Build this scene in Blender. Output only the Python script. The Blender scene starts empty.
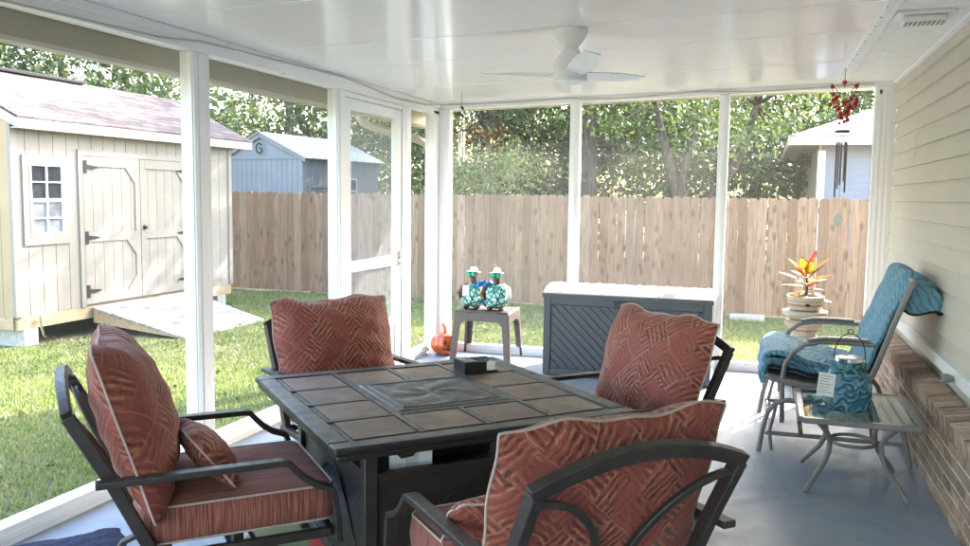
import bpy, bmesh, math, random
import numpy as np
from mathutils import Vector, Matrix
R = math.radians
random.seed(7); rng = np.random.default_rng(11)
sc = bpy.context.scene
col = sc.collection
H = 1.65

# ------------------------------------------------------------------ materials
class N:
    """tiny node helper"""
    def __init__(s, name):
        s.m = bpy.data.materials.new(name); s.m.use_nodes = True
        s.t = s.m.node_tree; s.n = s.t.nodes; s.l = s.t.links
        s.b = s.n['Principled BSDF']; s.out = s.n['Material Output']
        s.co = s.n.new('ShaderNodeTexCoord').outputs['Object']
    def new(s, ty, **kw):
        o = s.n.new(ty)
        for k, v in kw.items():
            if hasattr(o, k) and not k[0].isupper(): setattr(o, k, v)
            else: s.set(o.inputs[k.replace('_', ' ')], v)
        return o
    def set(s, inp, v):
        if isinstance(v, bpy.types.NodeSocket): s.l.new(v, inp)
        else: inp.default_value = v
    def map(s, scale=(1, 1, 1), rot=(0, 0, 0), co=None):
        m = s.n.new('ShaderNodeMapping'); s.l.new(co or s.co, m.inputs['Vector'])
        m.inputs['Scale'].default_value = scale; m.inputs['Rotation'].default_value = rot
        return m.outputs[0]
    def noise(s, scale, detail=4, co=None, rough=.55, dist=0):
        o = s.new('ShaderNodeTexNoise', Scale=scale, Detail=detail, Roughness=rough, Distortion=dist)
        s.l.new(co or s.co, o.inputs['Vector']); return o.outputs['Fac']
    def ramp(s, fac, stops, interp='LINEAR'):
        o = s.n.new('ShaderNodeValToRGB'); s.l.new(fac, o.inputs[0]); e = o.color_ramp
        e.interpolation = interp
        while len(e.elements) < len(stops): e.elements.new(.5)
        for el, (p, c) in zip(e.elements, stops):
            el.position = p
            el.color = (c, c, c, 1) if not isinstance(c, (tuple, list)) else (*c, 1)
        return o.outputs[0]
    def mix(s, fac, a, b, mode='MIX'):
        o = s.n.new('ShaderNodeMix'); o.data_type = 'RGBA'; o.blend_type = mode
        s.set(o.inputs[0], fac)
        for i, v in ((6, a), (7, b)):
            if isinstance(v, tuple) and len(v) == 3: v = (*v, 1)
            s.set(o.inputs[i], v)
        return o.outputs[2]
    def math(s, op, a, b=0.):
        o = s.n.new('ShaderNodeMath'); o.operation = op; s.set(o.inputs[0], a); s.set(o.inputs[1], b); return o.outputs[0]
    def sep(s, co=None):
        o = s.n.new('ShaderNodeSeparateXYZ'); s.l.new(co or s.co, o.inputs[0]); return o.outputs
    def island(s):
        return s.n.new('ShaderNodeNewGeometry').outputs['Random Per Island']
    def bump(s, h, strength=.3, dist=.01):
        o = s.new('ShaderNodeBump', Strength=strength, Distance=dist); s.l.new(h, o.inputs['Height'])
        s.l.new(o.outputs[0], s.b.inputs['Normal']); return o
    def color(s, c): s.set(s.b.inputs['Base Color'], (*c, 1) if isinstance(c, tuple) else c)
    def p(s, **kw):
        for k, v in kw.items(): s.set(s.b.inputs[k.replace('_', ' ')], v)
        return s

def sc3(c, k): return tuple(min(1, x * k) for x in c)
def simple(name, c, rough=.5, metal=0, var=.12, ns=6., bump=0, bs=60., coat=0, rv=.1):
    n = N(name)
    f = n.noise(ns, 5)
    n.color(n.ramp(f, [(.3, sc3(c, 1 - var)), (.7, sc3(c, 1 + var))]))
    n.p(Metallic=metal)
    f2 = n.noise(ns * 2.7, 3)
    n.set(n.b.inputs['Roughness'], n.ramp(f2, [(.3, max(0, rough - rv)), (.7, min(1, rough + rv))]))
    if coat: n.p(Coat_Weight=coat, Coat_Roughness=.1)
    if bump: n.bump(n.noise(bs, 4), bump, .004)
    return n.m

M = {}
M['white'] = simple('white_aluminium', (.84, .845, .85), .35, var=.02, ns=3, rv=.08)
M['offwhite'] = simple('painted_trim', (.55, .52, .46), .45, var=.04)
M['char'] = simple('charcoal_metal', (.034, .026, .023), .42, var=.25, ns=14, bump=.15, bs=180)
M['taupe'] = simple('taupe_metal', (.21, .19, .178), .4, var=.08, ns=8)
M['chrome'] = simple('chrome', (.7, .7, .7), .18, 1, var=.05)
M['piping'] = simple('piping', (.42, .33, .29), .8, var=.1)
M['black'] = simple('black_plastic', (.012, .012, .013), .35, var=.2)
M['rust'] = simple('rusty_metal', (.20, .095, .055), .7, var=.4, ns=30)
M['gutter'] = simple('beige_gutter', (.44, .405, .32), .4, var=.03)
M['concrete'] = simple('concrete', (.42, .40, .36), .9, var=.2, ns=12, bump=.4, bs=40)
M['hinge'] = simple('black_iron', (.015, .015, .015), .6)
M['hatmat'] = simple('straw_white', (.75, .70, .62), .6, var=.1)
M['paper'] = simple('paper', (.8, .8, .78), .7, var=.03)
M['navy'] = simple('navy_cloth', (.012, .018, .06), .9, var=.3, ns=20, bump=.3, bs=200)
M['brownplastic'] = simple('brown_resin', (.105, .085, .078), .42, var=.06, bump=.1, bs=90)
M['red'] = simple('red_bead', (.45, .012, .015), .15, var=.2)
M['soil'] = simple('soil', (.03, .02, .013), .95, var=.4, ns=30, bump=.6)
M['stone'] = simple('grey_stone', (.22, .22, .21), .7, var=.3, ns=30)
M['turtleskin'] = simple('brown_skin', (.11, .045, .025), .35, var=.3, ns=20)
M['greenlens'] = simple('green_lens', (.0, .42, .26), .12, var=.1)
M['bluescarf'] = simple('blue_scarf', (.01, .16, .42), .25, var=.6, ns=26)
M['pumpkinhole'] = simple('dark_hole', (.05, .012, .004), .8)
M['cable'] = simple('grey_cable', (.45, .43, .38), .6)
M['greentrim'] = simple('mint_wood', (.42, .40, .30), .6, var=.1)
M['lampglass'] = simple('frosted_glass', (.62, .62, .60), .3, var=.05)

def floor_mat():
    n = N('blue_grey_floor_paint')
    a = n.noise(1.3, 6); b = n.noise(9, 8)
    c = n.mix(n.math('MULTIPLY', b, .5), n.ramp(a, [(.3, (.215, .26, .335)), (.7, (.265, .31, .385))]), (.30, .35, .40))
    sp = n.noise(55, 2); c = n.mix(n.ramp(sp, [(.62, 0), (.72, .35)]), c, (.13, .16, .2))
    sm = n.noise(2.2, 7, co=n.map((1, .35, 1), (0, 0, .5)), dist=1.5); c = n.mix(n.ramp(sm, [(.5, 0), (.62, .28)]), c, (.36, .37, .36)); dr = n.noise(4.5, 8, dist=.8); c = n.mix(n.ramp(dr, [(.60, 0), (.68, .35)]), c, (.15, .15, .14))
    n.color(c); n.set(n.b.inputs['Roughness'], n.ramp(b, [(.3, .42), (.7, .62)])); n.bump(n.noise(90, 5), .25, .003); return n.m
M['floor'] = floor_mat()

def ceil_mat():
    n = N('glossy_white_panel')
    n.color(n.ramp(n.noise(1.2, 3), [(.3, (.83, .83, .82)), (.7, (.87, .87, .86))]))
    n.p(Roughness=.15, Specular_IOR_Level=.7)
    n.bump(n.noise(50, 3), .07, .003); return n.m
M['ceiling'] = ceil_mat()

def siding_mat(name, c1, c2, rough=.45):
    n = N(name)
    f = n.noise(1.5, 4); g = n.noise(60, 3, co=n.map((1, .04, 1)))
    c = n.ramp(f, [(.3, c1), (.7, c2)])
    c = n.mix(n.ramp(g, [(.4, 0), (.8, .25)]), c, sc3(c1, .8))
    n.color(c); n.p(Roughness=rough); n.bump(g, .15, .003); return n.m
M['siding'] = siding_mat('beige_vinyl', (.52, .475, .40), (.58, .53, .45))
M['blueshed'] = siding_mat('blue_shed_paint', (.19, .205, .23), (.23, .245, .27))
M['bluesiding'] = siding_mat('blue_grey_vinyl', (.22, .24, .29), (.27, .285, .34))

def brick_mat():
    n = N('brown_brick'); i = n.island()
    c = n.ramp(i, [(0, (.17, .10, .068)), (.25, (.38, .225, .145)), (.5, (.48, .31, .21)), (.75, (.25, .17, .13)), (1, (.54, .40, .29))])
    f = n.noise(28, 6); c = n.mix(n.ramp(f, [(.35, 0), (.75, .5)]), c, (.42, .36, .29))
    g = n.noise(9, 5); c = n.mix(n.ramp(g, [(.5, 0), (.75, .6)]), c, (.07, .055, .045))
    n.color(c); n.p(Roughness=.9); n.bump(n.noise(70, 6), .7, .006); return n.m
M['brick'] = brick_mat()
M['mortar'] = simple('mortar', (.68, .62, .53), .95, var=.2, ns=30, bump=.5, bs=120)

def wood_mat(name, cols, knots=True, axis='z', grain=.7, rough=.8, dark=(.06, .035, .02)):
    n = N(name); i = n.island()
    c = n.ramp(i, [(k / (len(cols) - 1), x) for k, x in enumerate(cols)])
    s = {'z': (14, 14, .8), 'x': (.8, 14, 14), 'y': (14, .8, 14)}[axis]
    off = n.n.new('ShaderNodeVectorMath'); off.operation = 'ADD'; n.l.new(n.co, off.inputs[0])
    cv = n.n.new('ShaderNodeCombineXYZ'); n.l.new(n.math('MULTIPLY', i, 37.), cv.inputs[0]); n.l.new(n.math('MULTIPLY', i, 91.), cv.inputs[2]); n.l.new(cv.outputs[0], off.inputs[1])
    co = off.outputs[0]
    g = n.noise(3, 8, co=n.map(s, co=co), dist=.6)
    c = n.mix(n.math('MULTIPLY', n.ramp(g, [(.42, 0), (.7, 1)]), grain), c, sc3(cols[0], .55))
    if knots:
        v = n.new('ShaderNodeTexVoronoi', Scale=1.); v.inputs['Randomness'].default_value = 1
        s2 = {'z': (7.5, 7.5, 3.6), 'x': (2.6, 6.5, 6.5), 'y': (6.5, 2.6, 6.5)}[axis]
        n.l.new(n.map(s2, co=co), v.inputs['Vector'])
        k = n.ramp(v.outputs['Distance'], [(.07, 1), (.17, .8), (.30, 0)])
        c = n.mix(n.math('MULTIPLY', k, .55), c, dark)
    n.color(c); n.p(Roughness=rough); n.bump(g, .35, .004); return n.m
M['fence'] = wood_mat('fence_wood', [(.22, .13, .072), (.33, .21, .128), (.27, .16, .09), (.37, .25, .16), (.25, .16, .10)])
M['rampwood'] = wood_mat('weathered_deck_wood', [(.50, .44, .38), (.58, .52, .46), (.46, .41, .36)], axis='x')
M['newwood'] = wood_mat('treated_lumber', [(.46, .32, .18), (.52, .37, .22)], axis='y')
M['shedwall'] = siding_mat('shed_cream_paint', (.265, .23, .19), (.32, .28, .235), .7)
M['shedgable'] = siding_mat('shed_tan_wood', (.40, .27, .15), (.45, .31, .18), .7)

def shingle_mat(name, a, b, c_, sx=1.):
    n = N(name)
    br = n.new('ShaderNodeTexBrick', Scale=1.); br.inputs['Brick Width'].default_value = .30; br.inputs['Row Height'].default_value = .14
    br.inputs['Mortar Size'].default_value = .008; br.inputs['Color1'].default_value = (0, 0, 0, 1); br.inputs['Color2'].default_value = (1, 1, 1, 1); br.inputs['Mortar'].default_value = (.3, .3, .3, 1)
    uv = n.n.new('ShaderNodeUVMap'); n.l.new(uv.outputs[0], br.inputs['Vector'])
    f = n.noise(18, 6); f2 = n.noise(.9, 4)
    t = n.math('ADD', n.math('MULTIPLY', br.outputs['Color'], .5), n.math('MULTIPLY', f, .5))
    c = n.ramp(t, [(.15, a), (.5, b), (.85, c_)])
    c = n.mix(n.math('MULTIPLY', f2, .35), c, sc3(a, .8))
    c = n.mix(br.outputs['Fac'], c, sc3(a, .35))
    n.color(c); n.p(Roughness=.95); n.bump(n.noise(120, 3), .5, .004); return n.m
M['shingle'] = shingle_mat('pinkish_shingles', (.09, .062, .054), (.14, .10, .09), (.20, .15, .135))
M['greyshingle'] = shingle_mat('grey_shingles', (.10, .10, .10), (.15, .15, .15), (.20, .20, .20))
M['metalroof'] = simple('galvanised_roof', (.33, .36, .42), .35, .5, var=.06)

def bark_mat():
    n = N('bark'); g = n.noise(5, 8, co=n.map((4, 4, .8)), dist=1)
    n.color(n.ramp(g, [(.3, (.04, .03, .022)), (.7, (.14, .11, .085))])); n.p(Roughness=.95); n.bump(g, 1, .03); return n.m
M['bark'] = bark_mat()

def leaf_mat(name, cols, tr=.35):
    n = N(name); i = n.island()
    c = n.ramp(i, [(k / (len(cols) - 1), x) for k, x in enumerate(cols)])
    n.color(c); n.p(Roughness=.45)
    t = n.n.new('ShaderNodeBsdfTranslucent'); n.l.new(n.mix(1., c, (1.25, 1.4, .75), 'MULTIPLY'), t.inputs[0])
    mx = n.n.new('ShaderNodeMixShader'); mx.inputs[0].default_value = tr
    n.l.new(n.b.outputs[0], mx.inputs[1]); n.l.new(t.outputs[0], mx.inputs[2]); n.l.new(mx.outputs[0], n.out.inputs[0])
    return n.m
M['leafd'] = leaf_mat('oak_leaves', [(.024, .038, .018), (.046, .07, .03), (.08, .10, .045), (.032, .05, .022)])
M['leafm'] = leaf_mat('green_leaves', [(.036, .058, .024), (.066, .095, .038), (.105, .13, .058), (.14, .155, .078)], .45)
M['leafl'] = leaf_mat('pale_shrub_leaves', [(.12, .16, .05), (.2, .24, .1), (.26, .28, .13), (.1, .14, .045)], .45)
M['leafo'] = leaf_mat('reddening_leaves', [(.30, .09, .03), (.16, .13, .04), (.38, .15, .05), (.09, .11, .03)], .45)

def grass_mats():
    n = N('lawn'); a = n.noise(.7, 5); b = n.noise(9, 6)
    c = n.ramp(a, [(.3, (.125, .12, .05)), (.55, (.19, .165, .08)), (.75, (.26, .205, .12))])
    c = n.mix(n.ramp(b, [(.45, 0), (.75, .8)]), c, (.2, .165, .09)); n.color(c); n.p(Roughness=.95); n.bump(n.noise(60, 5), .8, .02)
    M['lawn'] = n.m
    M['blade'] = leaf_mat('grass_blades', [(.10, .15, .045), (.165, .215, .065), (.22, .26, .09), (.29, .295, .13), (.36, .32, .19)], .35)
grass_mats()

def pillow_mat():
    n = N('terracotta_lattice_weave')
    base = n.mix(n.noise(7, 4), (.21, .045, .031), (.31, .072, .050))
    wv = n.noise(260, 2); base = n.mix(n.ramp(wv, [(.4, 0), (.65, .5)]), base, (.17, .045, .03))
    co = n.map((8.6, 8.6, .001), (0, 0, R(43)))
    wob = n.new('ShaderNodeTexNoise', Scale=1.3, Detail=2.); n.l.new(co, wob.inputs['Vector'])
    va = n.n.new('ShaderNodeVectorMath'); va.operation = 'MULTIPLY_ADD'; n.l.new(wob.outputs['Color'], va.inputs[0]); va.inputs[1].default_value = (.28, .28, 0); n.l.new(co, va.inputs[2]); co = va.outputs[0]
    sx = n.sep(co)
    ck = n.new('ShaderNodeTexChecker', Scale=1.); n.l.new(co, ck.inputs['Vector'])
    ck.inputs[1].default_value = (0, 0, 0, 1); ck.inputs[2].default_value = (1, 1, 1, 1)
    u = n.mix(ck.outputs['Color'], sx[0], sx[1])
    j = n.noise(3.5, 3, co=co)
    str_ = n.math('SINE', n.math('ADD', n.math('MULTIPLY', u, 30.), n.math('MULTIPLY', j, 5.)))
    m = n.ramp(n.noise(.62, 2, co=co), [(.42, 0), (.53, 1)])
    brk = n.ramp(n.noise(4.2, 3, co=co), [(.44, 0), (.54, 1)]); m = n.math('MULTIPLY', m, n.math('ADD', n.math('MULTIPLY', brk, .75), .25))
    dk = n.math('MULTIPLY', n.ramp(str_, [(.3, 0), (.6, 1)]), m)
    gd = n.math('MULTIPLY', n.ramp(n.math('MULTIPLY', str_, -1.), [(.5, 0), (.75, 1)]), m)
    c = n.mix(n.math('MULTIPLY', dk, .85), base, (.05, .018, .014))
    c = n.mix(n.math('MULTIPLY', gd, .5), c, (.55, .27, .12))
    # thin pale lattice lines
    w = n.math('ABSOLUTE', n.math('SINE', n.math('MULTIPLY', sx[0], 1.57))); w2 = n.math('ABSOLUTE', n.math('SINE', n.math('MULTIPLY', sx[1], 1.57)))
    ln = n.math('MINIMUM', w, w2); c = n.mix(n.ramp(ln, [(.0, .35), (.05, 0)]), c, (.52, .25, .19))
    n.color(c); n.p(Roughness=.72, Sheen_Weight=.1, Sheen_Roughness=.4)
    fold = n.noise(4.5, 3, dist=.8)
    h = n.math('ADD', n.math('MULTIPLY', fold, 5.), n.math('MULTIPLY', str_, .12)); n.bump(h, .5, .012); return n.m
M['pillow'] = pillow_mat()
def seat_mat():
    n = N('terracotta_stripe')
    base = n.mix(n.noise(5, 4), (.15, .038, .028), (.21, .056, .04))
    nx_ = n.n.new('ShaderNodeNewGeometry'); vt = n.n.new('ShaderNodeVectorTransform'); vt.vector_type = 'NORMAL'; vt.convert_from = 'WORLD'; vt.convert_to = 'OBJECT'; n.l.new(nx_.outputs['Normal'], vt.inputs[0])
    ax = n.ramp(n.math('ABSOLUTE', n.sep(vt.outputs[0])[0]), [(.6, 0), (.75, 1)])
    def two(a, b): return n.mix(ax, n.noise(1., 3, co=n.map((a, 3, b))), n.noise(1., 3, co=n.map((3, a, b))))
    c = n.mix(n.ramp(two(190, 6), [(.45, 0), (.58, .7)]), base, (.38, .14, .09)); c = n.mix(n.ramp(two(120, 5), [(.52, 0), (.62, .6)]), c, (.07, .022, .018))
    n.color(c); n.p(Roughness=.85, Sheen_Weight=.08); n.bump(n.noise(1., 3, co=n.map((150, 150, 150))), .35, .002); return n.m
M['seat'] = seat_mat()

def tile_mat():
    n = N('slate_tile'); i = n.island(); a = n.noise(9, 7, dist=.6)
    c = n.ramp(a, [(.3, (.065, .034, .02)), (.5, (.13, .066, .036)), (.7, (.19, .10, .055))])
    c = n.mix(n.math('MULTIPLY', i, .4), c, (.06, .05, .045)); n.color(c)
    n.set(n.b.inputs['Roughness'], n.ramp(n.noise(5, 4), [(.3, .36), (.7, .52)])); n.bump(a, .25, .003); return n.m
M['tile'] = tile_mat()
M['tabletop'] = simple('dark_bronze', (.03, .027, .027), .38, .3, var=.2, ns=5, bump=.1, bs=120)
M['burner'] = simple('pewter_cover', (.05, .048, .045), .42, .4, var=.15)
M['deckbox'] = simple('slate_resin', (.078, .08, .087), .4, var=.06, ns=4, bump=.25, bs=160)
M['lid'] = simple('sunlit_resin_lid', (.20, .203, .21), .5, var=.05, ns=4, bump=.25, bs=160)  # same resin as the body, paler: sunlight on the lid put into its colour

def quilt_mat():
    n = N('teal_quilt'); a = n.noise(3, 4)
    c = n.ramp(a, [(.3, (.105, .24, .335)), (.7, (.155, .33, .44))])
    w = n.new('ShaderNodeTexWave', Scale=9., Distortion=6., Detail=3.); w.inputs['Detail Scale'].default_value = 1.4; n.l.new(n.map((1, 1, 1), (0, .6, .4)), w.inputs['Vector'])
    s = w.outputs['Fac']; c = n.mix(n.ramp(s, [(.0, .6), (.3, 0)]), c, (.03, .09, .13)); n.color(c)
    n.p(Roughness=.9, Sheen_Weight=.05); n.bump(n.math('ADD', s, n.math('MULTIPLY', n.noise(40, 3), .4)), .6, .012); return n.m
M['quilt'] = quilt_mat()
M['binding'] = simple('black_binding', (.008, .009, .014), .9)

def sling_mat():
    n = N('taupe_sling'); s = n.noise(1., 3, co=n.map((260, 90, 90)))
    n.color(n.ramp(s, [(.35, (.19, .165, .155)), (.65, (.33, .30, .285))])); n.p(Roughness=.7); return n.m
M['sling'] = sling_mat()

def pane_mat(name, f, tint=(.8, .82, .84), gloss=.03):
    n = N(name); n.n.remove(n.b)
    tp = n.n.new('ShaderNodeBsdfTransparent'); tp.inputs[0].default_value = (.97, .97, .97, 1)
    d = n.n.new('ShaderNodeBsdfDiffuse'); d.inputs[0].default_value = (*tint, 1)
    t = n.n.new('ShaderNodeBsdfTranslucent'); t.inputs[0].default_value = (*tint, 1)
    a = n.n.new('ShaderNodeMixShader'); a.inputs[0].default_value = .45; n.l.new(d.outputs[0], a.inputs[1]); n.l.new(t.outputs[0], a.inputs[2])
    m = n.n.new('ShaderNodeMixShader'); m.inputs[0].default_value = f; n.l.new(tp.outputs[0], m.inputs[1]); n.l.new(a.outputs[0], m.inputs[2])
    g = n.n.new('ShaderNodeBsdfGlossy'); g.inputs['Roughness'].default_value = .04
    m2 = n.n.new('ShaderNodeMixShader'); m2.inputs[0].default_value = gloss; n.l.new(m.outputs[0], m2.inputs[1]); n.l.new(g.outputs[0], m2.inputs[2])
    n.l.new(m2.outputs[0], n.out.inputs[0]); return n.m
M['screen'] = pane_mat('insect_screen', .02, (.38, .39, .40), 0.004)
M['vinyl'] = pane_mat('vinyl_pane', .014, (.32, .33, .34), .01)
M['doorscreen'] = pane_mat('door_screen', .13, (.62, .62, .62), .006)

def glass_mat(name, c, rough=.05, tr=.85, bump=None):
    n = N(name); n.color(c); n.p(Roughness=rough, Transmission_Weight=tr, IOR=1.45)
    if bump:
        w = n.new('ShaderNodeTexWave', Scale=6., Distortion=9., Detail=2.); w.wave_type = 'RINGS'; n.l.new(n.co, w.inputs['Vector']); n.bump(w.outputs['Fac'], .8, bump)
    return n.m
M['tableglass'] = glass_mat('table_glass', (.20, .30, .27), .03, .8)
def jar_mat():
    n = N('blue_glass'); w = n.new('ShaderNodeTexWave', Scale=7., Distortion=11., Detail=1.5); w.inputs['Detail Scale'].default_value = 2.2; w.wave_type = 'RINGS'; n.l.new(n.co, w.inputs['Vector'])
    n.color(n.ramp(w.outputs['Fac'], [(.2, (.07, .24, .36)), (.55, (.13, .35, .48)), (.8, (.26, .52, .64))])); n.p(Roughness=.12, Transmission_Weight=.45, IOR=1.45); n.bump(w.outputs['Fac'], 1., .012); return n.m
M['jarglass'] = jar_mat()
M['clearglass'] = glass_mat('clear_glass', (.9, .95, .92), .05, .9)
def win_mat():
    n = N('window_glass'); n.color(n.ramp(n.noise(4, 3), [(.3, (.02, .02, .022)), (.7, (.05, .048, .045))])); n.p(Roughness=.08); return n.m
M['winglass'] = win_mat()
M['winscreen'] = simple('window_screen_glass', (.17, .175, .19), .3, var=.25, ns=4)

def mosaic_mat():
    n = N('teal_mosaic'); v = n.new('ShaderNodeTexVoronoi', Scale=26.); v.feature = 'DISTANCE_TO_EDGE'; n.l.new(n.co, v.inputs['Vector'])
    v2 = n.new('ShaderNodeTexVoronoi', Scale=26.); n.l.new(n.co, v2.inputs['Vector'])
    s = n.n.new('ShaderNodeSeparateColor'); n.l.new(v2.outputs['Color'], s.inputs[0])
    c = n.ramp(s.outputs[0], [(.1, (.08, .38, .34)), (.5, (.22, .62, .54)), (.8, (.45, .8, .70))])
    n.color(n.mix(n.ramp(v.outputs['Distance'], [(.05, 1), (.11, 0)]), c, (.012, .02, .025))); n.p(Roughness=.15); return n.m
M['mosaic'] = mosaic_mat()
def pot_mat():
    n = N('banded_pottery'); z = n.sep()[2]
    f = n.math('FRACT', n.math('MULTIPLY', z, 11.))
    c = n.ramp(f, [(0, (.56, .50, .38)), (.38, (.62, .57, .46)), (.45, (.40, .20, .12)), (.62, (.47, .27, .17)), (.7, (.6, .55, .45)), (.85, (.50, .33, .22))], 'CONSTANT')
    n.color(n.mix(n.math('MULTIPLY', n.noise(30, 4), .3), c, (.35, .25, .18))); n.p(Roughness=.6); n.bump(n.noise(60, 3), .3, .004); return n.m
M['pot'] = pot_mat()
def pumpkin_mat():
    n = N('orange_glaze'); n.color(n.ramp(n.noise(14, 4), [(.3, (.38, .06, .015)), (.7, (.62, .13, .03))])); n.p(Roughness=.15, Coat_Weight=.5); return n.m
M['pumpkin'] = pumpkin_mat()
def croton_mat():
    n = N('croton_leaf'); i = n.island()
    c = n.ramp(i, [(0, (.50, .17, .01)), (.22, (.50, .27, .02)), (.38, (.34, .03, .015)), (.55, (.09, .010, .012)), (.68, (.05, .12, .015)), (.85, (.46, .15, .02)), (.95, (.28, .02, .03))], 'CONSTANT')
    v = n.noise(40, 3); c = n.mix(n.ramp(v, [(.52, 0), (.6, .6)]), c, (.45, .28, .04))
    n.color(c); n.p(Roughness=.3)
    t = n.n.new('ShaderNodeBsdfTranslucent'); n.l.new(c, t.inputs[0])
    mx = n.n.new('ShaderNodeMixShader'); mx.inputs[0].default_value = .45
    n.l.new(n.b.outputs[0], mx.inputs[1]); n.l.new(t.outputs[0], mx.inputs[2]); n.l.new(mx.outputs[0], n.out.inputs[0]); return n.m
M['croton'] = croton_mat()
def rug_mat():
    n = N('floral_rug')
    v = n.new('ShaderNodeTexVoronoi', Scale=2.6); n.l.new(n.co, v.inputs['Vector'])
    s = n.n.new('ShaderNodeSeparateColor'); n.l.new(v.outputs['Color'], s.inputs[0])
    d = n.math('ADD', v.outputs['Distance'], n.math('MULTIPLY', n.noise(6, 2), .25))
    fl = n.ramp(s.outputs[0], [(0, (.50, .055, .03)), (.35, (.55, .16, .05)), (.6, (.55, .45, .28)), (.8, (.12, .16, .05))], 'CONSTANT')
    bg = n.mix(n.noise(80, 3), (.11, .12, .045), (.21, .20, .09))
    c = n.mix(n.ramp(d, [(.50, 1), (.52, 0)]), bg, fl)
    c = n.mix(n.ramp(d, [(.20, 0), (.21, 1), (.27, 1), (.28, 0)]), c, (.60, .52, .36))
    n.color(c); n.p(Roughness=.95); n.bump(n.noise(300, 2), .5, .003); return n.m
M['rug'] = rug_mat()

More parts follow.
